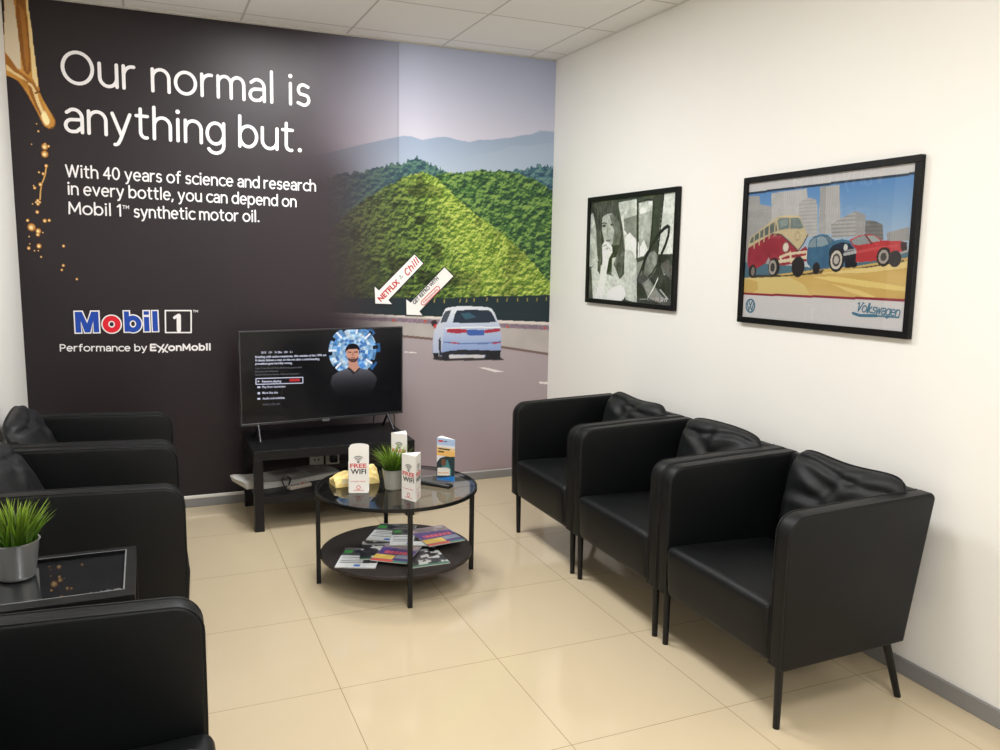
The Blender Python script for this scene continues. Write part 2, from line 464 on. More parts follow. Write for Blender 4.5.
# ------------------------------------------------------------------ the room
W = 3.163; H = 2.795; YF = -7.3
def struct(name, bm, m): return tag(obj(name, bm, m), kind='structure')
struct('floor', box((-W-.1, YF-.1, -.1), (.1, .1, 0)), FLOOR)
struct('ceiling', box((-W-.1, YF-.1, H), (.1, .1, H+.1)), CEIL)
struct('wall_back', box((-W-.1, 0, 0), (.1, .1, H)), WALL_BACKING)
struct('wall_right', box((0, YF, 0), (.1, 0, H)), WALL_WHITE)
struct('wall_left', box((-W-.1, YF, 0), (-W, 0, H)), WALL_WHITE)
# front wall, behind the camera, with a wide glazed opening
bm = bmesh.new()
bm_box(bm, (-W, YF-.1, 0), (0, YF, .5)); bm_box(bm, (-W, YF-.1, 2.3), (0, YF, H))
bm_box(bm, (-W, YF-.1, .5), (-2.9, YF, 2.3)); bm_box(bm, (-.3, YF-.1, .5), (0, YF, 2.3))
struct('wall_front', bm, WALL_WHITE)
win = tag(empty('window_1', (-1.6, YF-.05, .5)), kind='structure')
bm = bmesh.new()
for k in range(5):
    x = -1.3 + 2.6*k/4; bm_box(bm, (x-.03, -.03, 0), (x+.03, .03, 1.8))
bm_box(bm, (-1.3, -.03, 0), (1.3, .03, .05)); bm_box(bm, (-1.3, -.03, 1.75), (1.3, .03, 1.8))
obj('window_frame', bm, GREY_PLASTIC, win)
obj('pane', flat([(-1.28, .03), (-1.28, 1.77), (1.28, 1.77), (1.28, .03)], lambda u, v: (u, 0, v)), PANE, win)
# skirting
bm = box((-W, -.014, 0), (0, 0, .052), .003)
sk = struct('baseboard_back', bm, SKIRT)
bm = box((-W, -.016, .052), (-2.0, 0, .070), .003); struct('trim_1', bm, LIP)
struct('baseboard_right', box((-.014, YF, 0), (0, -.014, .062), .003), SKIRT)
struct('baseboard_left', box((-W, YF, 0), (-W+.014, -.014, .062), .003), SKIRT)
# ceiling edge angles
struct('trim_2', box((-W, -.022, H-.006), (0, 0, H), .001), mat('ceiling_angle', rgb(206, 203, 198), .6))
struct('trim_3', box((-.016, YF, H-.004), (0, -.022, H), .001), mat('ceiling_angle_side', rgb(222, 220, 216), .6))

# ------------------------------------------------------------------ the printed mural on the back wall
TOP = H - .008; BOT = .073
def mz(y):
    return lambda u, v: (u, y, v)
def m3(u, v): return np.stack([u, np.full_like(u, -.0015), v], 1)
xs = np.concatenate([np.arange(-W, -1.80, .02), np.arange(-1.80, -.0005, .004), [-.0005]])
ys = np.concatenate([np.arange(.06, .50, .02), np.arange(.50, 2.32, .004), np.arange(2.32, TOP, .012), [TOP]])
cv = Canvas(xs, ys, (40, 35, 38))
X, Y = cv.X, cv.Y
DARK = np.array([36, 28, 32.])
n1 = vnoise(X, Y, 1.6, 3)[..., None]
dark = DARK + (n1-.5)*5 + 10*sstep(-2.3, -1.5, X)[..., None]*np.array([1, .9, .95])
cv.C[:] = dark/255
# picture side, painted full then faded into the dark on the left
pic = np.zeros_like(cv.C); pv = Canvas(xs, ys)
sky_t = np.clip((Y-2.0)/(H-2.0), 0, 1)[..., None]; sky_r = sstep(-1.1, 0, X)[..., None]
sky = np.array([222, 214, 222])*(1-sky_t)+np.array([180, 188, 214])*sky_t
sky = sky*(1-.25*sky_r*sky_t)+np.array([160, 176, 214])*.25*sky_r*sky_t
pv.C[:] = sky/255
far = [(-2.0615,2.0319),(-1.5554,2.0920),(-1.3495,2.1549),(-1.1805,2.2025),(-1.0510,2.2360),(-0.9853,2.2365),(-0.9189,2.2206),(-0.8295,2.2433),(-0.7617,2.2523),(-0.6814,2.2370),(-0.6002,2.2299),(-0.5302,2.2516),(-0.4592,2.2523),(-0.3638,2.2718),(-0.3155,2.2773),(-0.2427,2.2975),(-0.1690,2.3093),(-0.1075,2.3355),(-0.0701,2.3426),(-0.0194,2.3332),(0.0464,2.3446),(0.0590,1.9578),(-2.0663,1.8597)]
hz = np.clip((Y-1.95)/.3, 0, 1)[..., None]
pv.poly(far, np.array([186, 198, 212])*(1-hz)+np.array([156, 172, 196])*hz)
far2 = [(-0.7361,1.9636),(-0.6453,2.1170),(-0.5524,2.1609),(-0.4578,2.1712),(-0.3143,2.2235),(-0.1671,2.2376),(0.0485,2.2807),(0.0575,2.0027)]
pv.poly(far2, (170, 186, 204), .5)
nA = vnoise(X, Y, 26, 11, 3); nB = vnoise(X, Y, 60, 12, 2); nC = vnoise(X, Y, 9, 14, 2)
def ragged(pts, amp, seed, k=8):
    out = []; rg = random.Random(seed)
    for (a, b), (c, d) in zip(pts, pts[1:]):
        for i in range(k):
            t = i/k; out.append((a+(c-a)*t, b+(d-b)*t+rg.uniform(-amp, amp)))
    out.append(pts[-1]); return out
def leafy(seed, sc):
    """clumps lit from above: 0 dark .. 1 bright"""
    n = vnoise(X, Y*1.15, sc, seed, 4); e = vnoise(X-.003, Y*1.15+.008, sc, seed, 4)
    return np.clip(.50+(n-e)*3.2*40/sc+(n-.5)*1.1, 0, 1)
def tint(sh, lo, mid, hi):
    sh = sh[..., None]; return np.where(sh < .5, np.array(lo)+(np.array(mid)-np.array(lo))*sh*2, np.array(mid)+(np.array(hi)-np.array(mid))*(sh*2-1))
def hill(ridge, base, col, seed, amp, alpha=1.0):
    pts = ragged(ridge, amp, seed); return pv.poly(pts+[(ridge[-1][0], base), (ridge[0][0], base)], col, alpha)
hill([(-0.3593,2.0562),(-0.2374,2.0803),(-0.1387,2.1079),(-0.0635,2.1166),(0.0080,2.1074),(0.0539,2.1144)], 1.3, tint(leafy(21, 34), (44, 74, 98), (66, 104, 118), (104, 140, 136)), 21, .016)
hill([(-1.7978,1.8721),(-1.5574,1.9431),(-1.3925,1.9918),(-1.2345,2.0207),(-1.1378,2.0547),(-1.0509,2.0762),(-0.9518,2.1110),(-0.8847,2.0859),(-0.8282,2.0600),(-0.7712,2.0463),(-0.6672,2.0096)], 1.3, tint(leafy(22, 34), (40, 68, 84), (58, 96, 98), (96, 130, 110)), 22, .016)
hill([(-0.8278,2.0096),(-0.7597,2.0364),(-0.6675,2.0351),(-0.5976,2.0432),(-0.5272,2.0642),(-0.4558,2.0595),(-0.3838,2.0678),(-0.3106,2.0588),(-0.2367,2.0497),(-0.1362,2.0153),(-0.0338,1.9714),(0.0702,1.9313)], .9, tint(leafy(23, 30), (30, 58, 42), (62, 104, 54), (134, 164, 82)), 23, .010)
# slope in the sun: darker on the left of the crest, bright to the right of it
crest = [(-0.8618,2.0162),(-0.5388,1.2713)]
cx_ = crest[0][0]+(crest[0][1]-Y)*(crest[1][0]-crest[0][0])/(crest[0][1]-crest[1][1])
side_ = sstep(-.26, .06, X-cx_+.10*(nC-.5))
L_ = leafy(24, 46); cl_ = sstep(.50, .62, vnoise(X, Y, 11, 31, 3))
c_dark = tint(L_, (30, 50, 24), (74, 102, 42), (132, 154, 66)); c_lit = tint(L_, (78, 110, 40), (136, 164, 60), (196, 208, 106))
slope_c = c_dark*(1-side_[..., None])+c_lit*side_[..., None]
slope_c = slope_c*(1-.45*cl_[..., None]*(1-.6*side_[..., None]))
slope = [(-1.8071,1.4147),(-1.5620,1.6009),(-1.3946,1.7586),(-1.2672,1.8557),(-1.1380,1.9335),(-1.0288,1.9907),(-0.9292,2.0272),(-0.8618,2.0120),(-0.8049,1.9813),(-0.7240,1.9089),(-0.6418,1.8396),(-0.5224,1.7573),(-0.3509,1.6524),(-0.1991,1.5324),(-0.0949,1.4315),(0.0118,1.3169),(0.0823,1.2423)]
hill(slope, .9, slope_c, 24, .007)
low = [(-1.5888,1.6393),(-1.3814,1.5673),(-1.2481,1.4651),(-1.1389,1.3467),(-1.0693,1.2796),(-1.0271,1.2322),(-1.5946,1.2346)]
pv.poly(low, tint(leafy(41, 30), (30, 46, 28), (62, 84, 38), (112, 132, 60)), .65)
# dark fence, rail, barrier and road
fence = [(-1.6461,1.2388),(-1.3841,1.2403),(-1.1805,1.2369),(-1.0412,1.2390),(-0.8266,1.2340),(-0.6050,1.2373),(-0.4688,1.2481),(-0.2194,1.2473),(0.0469,1.2553),(0.0532,1.0551),(-0.3731,1.0850),(-0.7671,1.1158),(-1.3850,1.1410),(-1.6475,1.1506)]
pv.poly(fence, (30, 46, 52))
for x, y in [(-0.8337,1.2175),(-0.7680,1.2144),(-0.6571,1.2166),(-0.6123,1.2191),(-0.5596,1.2231),(-0.4684,1.2255),(-0.3912,1.2194),(-0.3212,1.2219),(-0.2426,1.2215),(-0.1710,1.2212),(-0.0988,1.2237),(-0.0259,1.2263)]:
    pv.poly([(x-.004, y-.012), (x+.004, y-.012), (x+.006, y+.012), (x-.002, y+.012)], (150, 140, 70))
top_rail = [(-1.6473,1.1584),(-1.3849,1.1450),(-1.0552,1.1250),(-0.7671,1.1131),(-0.3731,1.0850),(0.0529,1.0639),(0.0535,1.0462),(-0.3727,1.0678),(-0.7670,1.0991),(-1.0552,1.1141),(-1.3850,1.1344),(-1.6476,1.1454)]
barrier = [(-1.6476,1.1454),(-1.3850,1.1344),(-1.0552,1.1141),(-0.7670,1.0991),(-0.3727,1.0678),(0.0535,1.0462),(0.0599,0.8421),(0.0016,0.8514),(-0.3697,0.9135),(-0.8393,0.9750),(-1.0551,1.0006),(-1.6491,1.0463)]
bcol = np.stack([192-20*nC, 184-20*nC, 180-20*nC], -1)
road = [(-1.9020,1.0511),(-1.0551,1.0006),(-0.8393,0.9722),(-0.3696,0.9106),(0.0599,0.8421),(0.1024,-0.5016),(-1.9315,-0.2501)]
g = np.clip((Y-.1)/.9, 0, 1)
pv.poly(road, np.stack([160+14*g, 145+18*g, 150+16*g], -1))
pv.poly(barrier, bcol)
pv.poly(top_rail, (222, 212, 206))
band2 = [(-1.6477,1.1350),(-1.3851,1.1211),(-1.0551,1.1086),(-0.7669,1.0908),(-0.3727,1.0635),(0.0537,1.0403),(0.0547,1.0076),(-0.3721,1.0361),(-0.7666,1.0601),(-1.0551,1.0841),(-1.3853,1.1025),(-1.6480,1.1193)]
pv.poly(band2, np.stack([118+40*nB, 104+30*nB, 118+30*nB], -1))
for x, y in [(-0.8952,1.0871),(-0.3127,1.0408),(-0.0331,1.0270),(-1.1043,1.0957)]:
    pv.disc((x, y), .009, (196, 84, 66), .009)
pv.line([(-1.0551,0.9937),(-0.8393,0.9694),(-0.3695,0.9062),(0.0602,0.8346)], .016, (118, 96, 92))
for q in ([(-0.5254,0.7725),(-0.4605,0.7672),(-0.3315,0.7345),(-0.3944,0.7326)], [(-0.0750,0.6556),(0.0663,0.6418),(0.0668,0.6251),(-0.0582,0.6399)], [(-1.0337,0.8940),(-0.9520,0.8861),(-0.9549,0.8792),(-1.0337,0.8871)]):
    pv.poly(q, (232, 226, 224))
# the car on the road
def B(pts): return pts
pv.poly([(-0.8414,0.8462),(-0.7944,0.8546),(-0.3683,0.8409),(-0.3331,0.8150),(-0.5230,0.8171),(-0.7794,0.8244),(-0.8355,0.8348)], (62, 56, 60))
body = [(-0.7674,1.1478),(-0.7573,1.1658),(-0.7382,1.1740),(-0.6790,1.1804),(-0.5892,1.1811),(-0.4675,1.1745),(-0.4335,1.1642),(-0.4113,1.1370),(-0.3919,1.0939),(-0.3693,1.0505),(-0.3587,0.9927),(-0.3581,0.8841),(-0.3682,0.8394),(-0.7648,0.8494),(-0.7870,0.8543),(-0.7975,0.8758),(-0.8312,0.8600),(-0.8431,0.8772),(-0.8436,0.9500),(-0.8367,1.0140),(-0.8223,1.0471),(-0.7890,1.0967)]
gy = np.clip((Y-.83)/.32, 0, 1)
pv.poly(body, np.stack([126+96*gy, 152+74*gy, 206+28*gy], -1))
pv.poly([(-0.8422,0.9611),(-0.8324,1.0306),(-0.7890,1.0925),(-0.7718,1.1409),(-0.7454,1.1546),(-0.7666,1.0573),(-0.7799,0.8893),(-0.7944,0.8546),(-0.8356,0.8559)], (206, 208, 218), .6)
pv.poly([(-0.6787,1.1525),(-0.5889,1.1586),(-0.4518,1.1530),(-0.4299,1.1372),(-0.3946,1.0738),(-0.5269,1.0688),(-0.7061,1.0731),(-0.6933,1.1261)], (38, 50, 66))
pv.poly([(-0.6486,1.1326),(-0.5886,1.1389),(-0.5427,1.1073),(-0.6182,1.0942)], (62, 112, 130), .7)
pv.poly([(-0.7903,1.0744),(-0.7731,1.1243),(-0.7557,1.1491),(-0.7174,1.1571),(-0.7260,1.1335),(-0.7491,1.0793)], (70, 78, 90))
pv.poly([(-0.7472,1.0290),(-0.7221,1.0369),(-0.6098,1.0291),(-0.6050,1.0064),(-0.6770,1.0022),(-0.7455,1.0107)], (170, 52, 72))
pv.poly([(-0.4772,1.0223),(-0.3689,1.0318),(-0.3654,1.0101),(-0.4645,0.9992),(-0.4830,1.0039)], (170, 52, 72))
pv.poly([(-0.6052,1.0262),(-0.4833,1.0225),(-0.4827,0.9867),(-0.5865,0.9861),(-0.6079,0.9980)], (66, 98, 172))
pv.line([(-0.7546,1.0375),(-0.5570,1.0423),(-0.3659,1.0360)], .008, (236, 238, 244))
pv.line([(-0.7657,0.9480),(-0.6462,0.9337),(-0.4633,0.9318),(-0.3624,0.9408)], .009, (98, 122, 180))
pv.poly([(-0.7212,0.9483),(-0.6583,0.9411),(-0.6612,0.9326),(-0.7241,0.9385)], (172, 66, 86))
pv.poly([(-0.4262,0.9351),(-0.3639,0.9393),(-0.3637,0.9292),(-0.4230,0.9264)], (172, 66, 86))
pv.poly([(-0.7828,0.8781),(-0.7325,0.8879),(-0.6458,0.8939),(-0.4625,0.8857),(-0.3596,0.8769),(-0.3620,0.8407),(-0.4620,0.8540),(-0.7203,0.8649),(-0.7319,0.8285),(-0.7765,0.8328)], (42, 42, 48))
pv.poly([(-0.7322,0.8625),(-0.4774,0.8545),(-0.4802,0.8344),(-0.7261,0.8396)], (206, 204, 208))
pv.poly([(-0.4748,0.8803),(-0.3597,0.8827),(-0.3632,0.8218),(-0.4676,0.8224)], (34, 34, 38))
pv.poly([(-0.8416,0.8771),(-0.8005,0.8787),(-0.8032,0.8422),(-0.8326,0.8431)], (38, 38, 42))
pv.poly([(-0.8041,0.9602),(-0.7896,0.9850),(-0.7827,0.8612),(-0.7974,0.8547)], (52, 54, 62))
pv.poly([(-0.8575,1.0810),(-0.8460,1.0919),(-0.8183,1.0929),(-0.8137,1.0692),(-0.8281,1.0416),(-0.8486,1.0559)], (60, 42, 50))
pv.poly([(-0.8370,1.0613),(-0.8166,1.0693),(-0.8223,1.0387),(-0.8339,1.0362)], (198, 54, 62))
# fade: dark on the left, one print seam at x = -1.115
SEAM_X = -1.075
fx = X + .10*(vnoise(X, Y, 2.2, 8)-.5)
fade_sky = sstep(-1.82, -.90, fx)*.86 + .14*(X > SEAM_X)
fade_low = sstep(-1.60, -.90, fx)
k = sstep(1.9, 2.25, Y); fade = (fade_sky*k + fade_low*(1-k))
lowroad = sstep(1.3, 1.0, Y); fade = np.clip(fade*(1-lowroad)+sstep(-1.55, -1.0, fx)*lowroad, 0, 1)[..., None]
cv.C = cv.C*(1-fade)+pv.C*fade
seam = np.exp(-((X-SEAM_X)/.004)**2)*sstep(1.9, 2.1, Y)
cv.C *= (1-.12*seam)[..., None]
for sx in (-2.06,):
    cv.C *= (1+.10*np.exp(-((X-sx)/.004)**2))[..., None]
mural = tag(empty('wall_mural', (0, 0, 0)), 'full-height printed wall mural with dark left side, green hills and road', 'mural')
cv.mesh('print', m3, MURAL_PAINT, mural)

# golden oil pouring in at the top left
gx = np.arange(-3.162, -2.86, .0035); gy_ = np.arange(2.05, TOP, .0035)
g = Canvas(gx, gy_, (186, 130, 52))
shape = [(-3.1497,2.7950),(-3.0410,2.8095),(-3.0395,2.7188),(-3.0323,2.6372),(-3.0296,2.5639),(-3.0241,2.4811),(-3.0182,2.3885),(-3.0138,2.3280),(-3.0006,2.2868),(-2.9772,2.2415),(-2.9548,2.2053),(-2.9450,2.1775),(-2.9489,2.1533),(-2.9629,2.1360),(-2.9832,2.1316),(-3.0017,2.1426),(-3.0161,2.1625),(-3.0325,2.2085),(-3.0557,2.2538),(-3.0744,2.2991),(-3.0935,2.3347),(-3.1171,2.3650),(-3.1414,2.3785),(-3.1611,2.3839),(-3.1742,2.3882)]
M = g._mask(shape)
gn = vnoise(g.X, g.Y, 14, 4, 3)
g.put(M, np.stack([176+50*gn, 118+50*gn, 40+46*gn], -1))
g.poly([(-3.1464,2.7954),(-3.1081,2.8005),(-3.1051,2.7105),(-3.0976,2.6112),(-3.0934,2.5108),(-3.0949,2.4275),(-3.1086,2.4243),(-3.1360,2.4694),(-3.1590,2.5037),(-3.1595,2.5767)], (222, 206, 178))
g.poly([(-3.0914,2.8028),(-3.0562,2.8075),(-3.0547,2.7168),(-3.0510,2.6350),(-3.0477,2.5434),(-3.0478,2.4229),(-3.0645,2.3980),(-3.0819,2.4195),(-3.0911,2.4926),(-3.0965,2.6022),(-3.1018,2.7109)], (142, 88, 30))
g.poly([(-3.0862,2.7492),(-3.0631,2.7158),(-3.0570,2.5884),(-3.0554,2.4686),(-3.0671,2.4117),(-3.0741,2.4666),(-3.0779,2.6044)], (170, 112, 46))
g.poly([(-3.0511,2.8082),(-3.0410,2.8095),(-3.0388,2.7006),(-3.0310,2.6006),(-3.0263,2.4716),(-3.0189,2.3603),(-3.0251,2.3410),(-3.0431,2.3861),(-3.0453,2.4974),(-3.0493,2.6352)], (238, 212, 152))
g.poly([(-3.1592,2.4991),(-3.1360,2.4694),(-3.1096,2.4214),(-3.0650,2.3886),(-3.0327,2.3591),(-3.0176,2.3229),(-3.0353,2.3119),(-3.0669,2.3558),(-3.1072,2.3892),(-3.1399,2.4045),(-3.1634,2.4298)], (160, 102, 36))
g.poly([(-3.1592,2.4440),(-3.1309,2.4146),(-3.0903,2.3908),(-3.0664,2.3652),(-3.0567,2.3100),(-3.0385,2.2552),(-3.0196,2.2096),(-3.0087,2.1725),(-2.9924,2.1528),(-2.9813,2.1651),(-2.9892,2.2120),(-3.0083,2.2578),(-3.0267,2.3127),(-3.0498,2.3574),(-3.0911,2.3768),(-3.1317,2.4007),(-3.1609,2.4162)], (236, 208, 150))
g.poly([(-3.0669,2.3558),(-3.0509,2.3386),(-3.0299,2.2560),(-3.0103,2.2056),(-3.0193,2.1983),(-3.0390,2.2458),(-3.0610,2.3096)], (150, 92, 30))
g.poly([(-3.0262,2.3222),(-3.0132,2.3092),(-2.9987,2.2586),(-2.9904,2.2214),(-3.0038,2.2298),(-3.0202,2.2757)], (190, 134, 52))
g.poly([(-3.0136,2.2082),(-2.9974,2.2209),(-2.9845,2.2029),(-2.9756,2.1751),(-2.9818,2.1575),(-2.9959,2.1526),(-3.0069,2.1727)], (252, 236, 178))
g.line([(-3.0353,2.3119),(-3.0132,2.3233),(-2.9980,2.2870),(-2.9592,2.2050),(-2.9476,2.1773),(-2.9535,2.1481),(-2.9804,2.1337),(-3.0059,2.1442),(-3.0326,2.2066),(-3.0704,2.2947),(-3.1129,2.3645),(-3.1578,2.3843)], .010, (122, 74, 22))
splash = g.mesh('oil_splash', lambda u, v: np.stack([u, np.full_like(u, -.0030), v], 1), paint_mat('oil_print', .4, .3), mural, keep=M)

DROP = paint_mat('drop_print', .4, .3)
def drop(c, r, parent):
    bm = bmesh.new(); cl = bm.loops.layers.float_color.new('Col')
    for k_, y, col, off in ((1, -.0030, (146, 92, 36), 0), (.78, -.0034, (206, 150, 74), 0), (.46, -.0038, (250, 226, 166), -r*.1)):
        fc = bm.faces.new([bm.verts.new((c[0]+off+r*k_*math.cos(2*PI*k/12), y, c[1]+off+r*k_*1.12*math.sin(2*PI*k/12))) for k in range(12)])
        for l in fc.loops: l[cl] = rgb(*col)
    return obj('oil_drop', bm, DROP, parent)
pts = [(-3.0381,2.1572),(-3.0323,2.1195),(-3.0677,2.0506),(-3.0068,2.0426),(-2.9887,2.0460),(-3.0041,2.0571),(-3.0089,2.0041),(-3.0053,1.9437),(-3.0411,1.9085),(-3.0215,1.9019),(-3.0376,1.8457),(-3.0655,1.8266),(-3.0699,1.8375),(-3.0543,1.7605),(-3.0552,1.7438),(-3.0627,1.7524),(-3.0457,1.7531),(-3.0802,1.7428),(-3.0606,1.7012),(-3.1079,1.6560),(-3.0280,1.6564),(-3.0067,1.6593),(-3.0920,1.6208),(-3.0612,1.6015),(-3.0642,1.5834),(-3.0405,1.5941),(-3.1058,1.5711),(-3.1050,1.5329),(-3.0625,1.5225),(-3.1112,1.5103),(-3.0850,1.4972),(-3.0670,1.4976),(-3.0557,1.4649),(-2.9457,1.5249),(-2.9522,1.4206),(-2.9607,1.3964),(-2.8908,1.3472)]
rad = [3,5,3,14,6,5,15,8,5,7,9,7,4,8,8,6,6,3,8,7,9,7,17,12,9,3,4,3,11,8,4,3,5,7,7,6,6]
for p, r in zip(pts, rad): drop(p, max(r, 3.5)/4.683*.0056, mural)
bm = bmesh.new(); stroke_bm(bm, [[(-3.0055,1.9403),(-3.0127,1.8990),(-3.0222,1.8708),(-3.0325,1.8482),(-3.0396,1.8090),(-3.0439,1.7676)]], .007, mz(-.0028))
obj('oil_strand', bm, mat('oil_strand_print', rgb(206, 158, 84), .4), mural)

# lettering on the mural
L1 = [(-2.9028,2.3797),(-1.6201,2.3685)]; L2 = [(-2.9031,2.1293),(-1.6720,2.1042)]
word = lambda b_: obj('slogan_word', b_, TXT_WHITE, mural)
stroke_text('Our normal is', L1[0], L1[1], .115, .0178, mz(-.003), gap=.33, space=.56, emit=word)
stroke_text('anything but.', L2[0], L2[1], .115, .0178, mz(-.003), gap=.31, space=.54, emit=word)
P1 = [(-2.9137,1.8938),(-1.5894,1.8778)]; P2 = [(-2.9088,1.8012),(-1.7053,1.7813)]; P3 = [(-2.9092,1.6987),(-2.6591,1.6947)]; P4 = [(-2.5872,1.6916),(-1.9210,1.6868)]
bm = bmesh.new()
stroke_text('With 40 years of science and research', P1[0], P1[1], .0435, .0086, mz(-.003), gap=.33, space=.5, bm=bm); obj('paragraph_line', bm, TXT_WHITE, mural); bm = bmesh.new()
stroke_text('in every bottle, you can depend on', P2[0], P2[1], .0435, .0086, mz(-.003), gap=.33, space=.5, bm=bm); obj('paragraph_line', bm, TXT_WHITE, mural); bm = bmesh.new()
stroke_text('Mobil 1', P3[0], P3[1], .0435, .0086, mz(-.003), gap=.33, space=.5, bm=bm)
q = [(-2.6472,1.7338),(-2.6130,1.7333)]; font_text('TM', q[0], q[1], .020, mz(-.003), .01, bm=bm)
stroke_text('synthetic motor oil.', P4[0], P4[1], .0435, .0086, mz(-.003), gap=.33, space=.5, bm=bm)
obj('paragraph_line', bm, TXT_WHITE, mural)
# logo with its white outline
logo = empty('logo'); logo.parent = mural
q = [(-2.9105,1.0576),(-2.7941,1.0562),(-2.7754,1.0558),(-2.6841,1.0549),(-2.6649,1.0545),(-2.5772,1.0527),(-2.5595,1.0524),(-2.5400,1.0520),(-2.5168,1.0515),(-2.4936,1.0511)]
z0 = (q[0][1]+q[9][1])/2; zt = [(-2.9065,1.1699),(-2.4890,1.1674)]; zt = (zt[0][1]+zt[1][1])/2; hh = zt-z0
zx = [(-2.6783,1.1465)]; 
def grown(pts, g):
    """polygon (clockwise) pushed outwards by g with sharp corners"""
    P = [Vector(p) for p in pts]; out = []
    for i in range(len(P)):
        d1 = (P[i]-P[i-1]).normalized(); d2 = (P[(i+1) % len(P)]-P[i]).normalized()
        n1 = Vector((-d1.y, d1.x)); m = (n1+Vector((-d2.y, d2.x))).normalized(); out.append(tuple(P[i]+m*(g/max(.45, m.dot(n1)))))
    return out
def rect(x0, z0_, x1, z1_): return [(x0, z0_), (x0, z1_), (x1, z1_), (x1, z0_)]
def logo_letters(grow, parent):
    f = mz(-.0030 if grow else -.0042); xh = hh*.76; t = .027
    def letter(name, polys, rings, m):
        b_ = bmesh.new()
        for pl in polys: g = lifted(f, *pl[0]); b_.faces.new([b_.verts.new(g(*p_)) for p_ in grown(pl, grow)])
        for cx_, rx, w in rings: stroke_bm(b_, [el(cx_, z0+xh*.5, rx-w/2, xh*.5-w/2+.004)], w+2*grow, f)
        bmesh.ops.triangulate(b_, faces=[f_ for f_ in b_.faces if len(f_.verts) > 4])
        obj('logo_outline' if grow else name, b_, TXT_WHITE if grow else m, parent)
    xa, xb = q[0][0], q[1][0]; w_ = xb-xa; c = (xa+xb)/2
    letter('blue_letter', [[(xa, z0), (xa, z0+hh), (xa+t*1.3, z0+hh), (c, z0+hh*.44), (xb-t*1.3, z0+hh), (xb, z0+hh), (xb, z0), (xb-t, z0), (xb-t, z0+hh*.56), (c+.013, z0), (c-.013, z0), (xa+t, z0+hh*.56), (xa+t, z0)]], [], LOGO_BLUE)
    r = (q[3][0]-q[2][0])/2; letter('red_letter', [], [(q[2][0]+r, r, .0285)], LOGO_RED)
    r = (q[5][0]-q[4][0])/2; letter('blue_letter', [rect(q[4][0], z0, q[4][0]+t*.94, z0+hh)], [(q[4][0]+r, r, .027)], LOGO_BLUE)
    c = (q[6][0]+q[7][0])/2; letter('blue_letter', [rect(c-t/2, z0, c+t/2, z0+xh*.94), rect(c-t/2, z0+hh-.020, c+t/2, z0+hh)], [], LOGO_BLUE)
    c = (q[8][0]+q[9][0])/2; letter('blue_letter', [rect(c-t/2, z0, c+t/2, z0+hh)], [], LOGO_BLUE)
logo_letters(.0068, logo); logo_letters(0, logo)
fr = [(-2.4494,1.1709),(-2.3111,1.1695),(-2.3154,1.0425),(-2.4524,1.0453)]
bm = bmesh.new(); stroke_bm(bm, [fr+[fr[0]]], .0075, mz(-.0030))
one = [(-2.4056,1.1334),(-2.3741,1.1487),(-2.3775,1.0546)]; one2 = [(-2.3994,1.0550),(-2.3720,1.0545)]
stroke_bm(bm, [[(-2.4021,1.1295),(-2.3853,1.1410)]], .016, mz(-.0032)); stroke_bm(bm, [[(-2.3790,1.1409),(-2.3811,1.0567)]], .023, mz(-.0032))
q2 = [(-2.3022,1.1596),(-2.2745,1.1583)]; font_text('TM', q2[0], q2[1], .014, mz(-.003), .01, bm=bm)
obj('number_box', bm, TXT_WHITE, logo)
T1 = [(-2.9907,0.9543),(-2.6435,0.9451)]; T1b = [(-2.6171,0.9443),(-2.5568,0.9435)]; T2 = [(-2.5354,0.9438),(-2.4924,0.9426)]; T3 = [(-2.4635,0.9427),(-2.2124,0.9384)]
bm = bmesh.new()
stroke_text('Performance', T1[0], T1[1], .0255, .0062, mz(-.003), gap=.33, bm=bm)
stroke_text('by', T1b[0], T1b[1], .0255, .0062, mz(-.003), gap=.33, bm=bm)
E1 = [(-2.5345,0.9448),(-2.5085,0.9440)]; stroke_text('E', E1[0], E1[1], .0245, .0095, mz(-.003), bm=bm)
for qx in ([(-2.5003,0.9712),(-2.4476,0.9324)], [(-2.4658,0.9762),(-2.4927,0.9338)], [(-2.4441,0.9756),(-2.4711,0.9331)]): stroke_bm(bm, [qx], .0085, mz(-.003))
O1 = [(-2.4381,0.9420),(-2.2143,0.9385)]; stroke_text('onMobil', O1[0], O1[1], .0245, .0095, mz(-.003), gap=.42, bm=bm)
obj('tagline_lettering', bm, TXT_WHITE, mural)

# ------------------------------------------------------------------ arrow signs stuck on the mural
def arrow(label, pts, name='arrow_sign'):
    cx = sum(p[0] for p in pts)/7; cz = sum(p[1] for p in pts)/7
    t = tag(empty(name, (cx, -.003, cz)), label, 'sign', 'arrow signs stuck on the mural')
    loc = [(x-cx, z-cz) for x, z in pts]
    obj('arrow_panel', prism(loc, -.004, 0, 'Y'), WHITE_CARD, t)
    bm = bmesh.new(); stroke_bm(bm, [loc+[loc[0]]], .006, lambda u, v: (u, -.0045, v)); obj('border', bm, TXT_BLACK, t)
    return t, (lambda u, v: (u-cx, -.0050, v-cz))
t, f = arrow('white arrow sign reading NETFLIX & Chill, left of the two', [(-1.2284,1.2007),(-1.2334,1.3153),(-1.2020,1.2887),(-0.9712,1.5166),(-0.9085,1.4570),(-1.1374,1.2250),(-1.1124,1.1958)])
q = [(-1.1899,1.2138),(-1.0649,1.3345),(-1.0593,1.3520),(-1.0398,1.3722),(-1.0187,1.3751),(-0.9413,1.4620)]
bm = font_text('NETFLIX', q[0], q[1], .034, f, .035); obj('lettering', bm, TXT_RED, t)
bm = font_text('&', q[2], q[3], .030, f); obj('ampersand', bm, TXT_PALE, t)
bm = stroke_text('Chill', q[4], q[5], .027, .0070, f, gap=.50, shear=.30); obj('script_lettering', bm, TXT_RED, t)
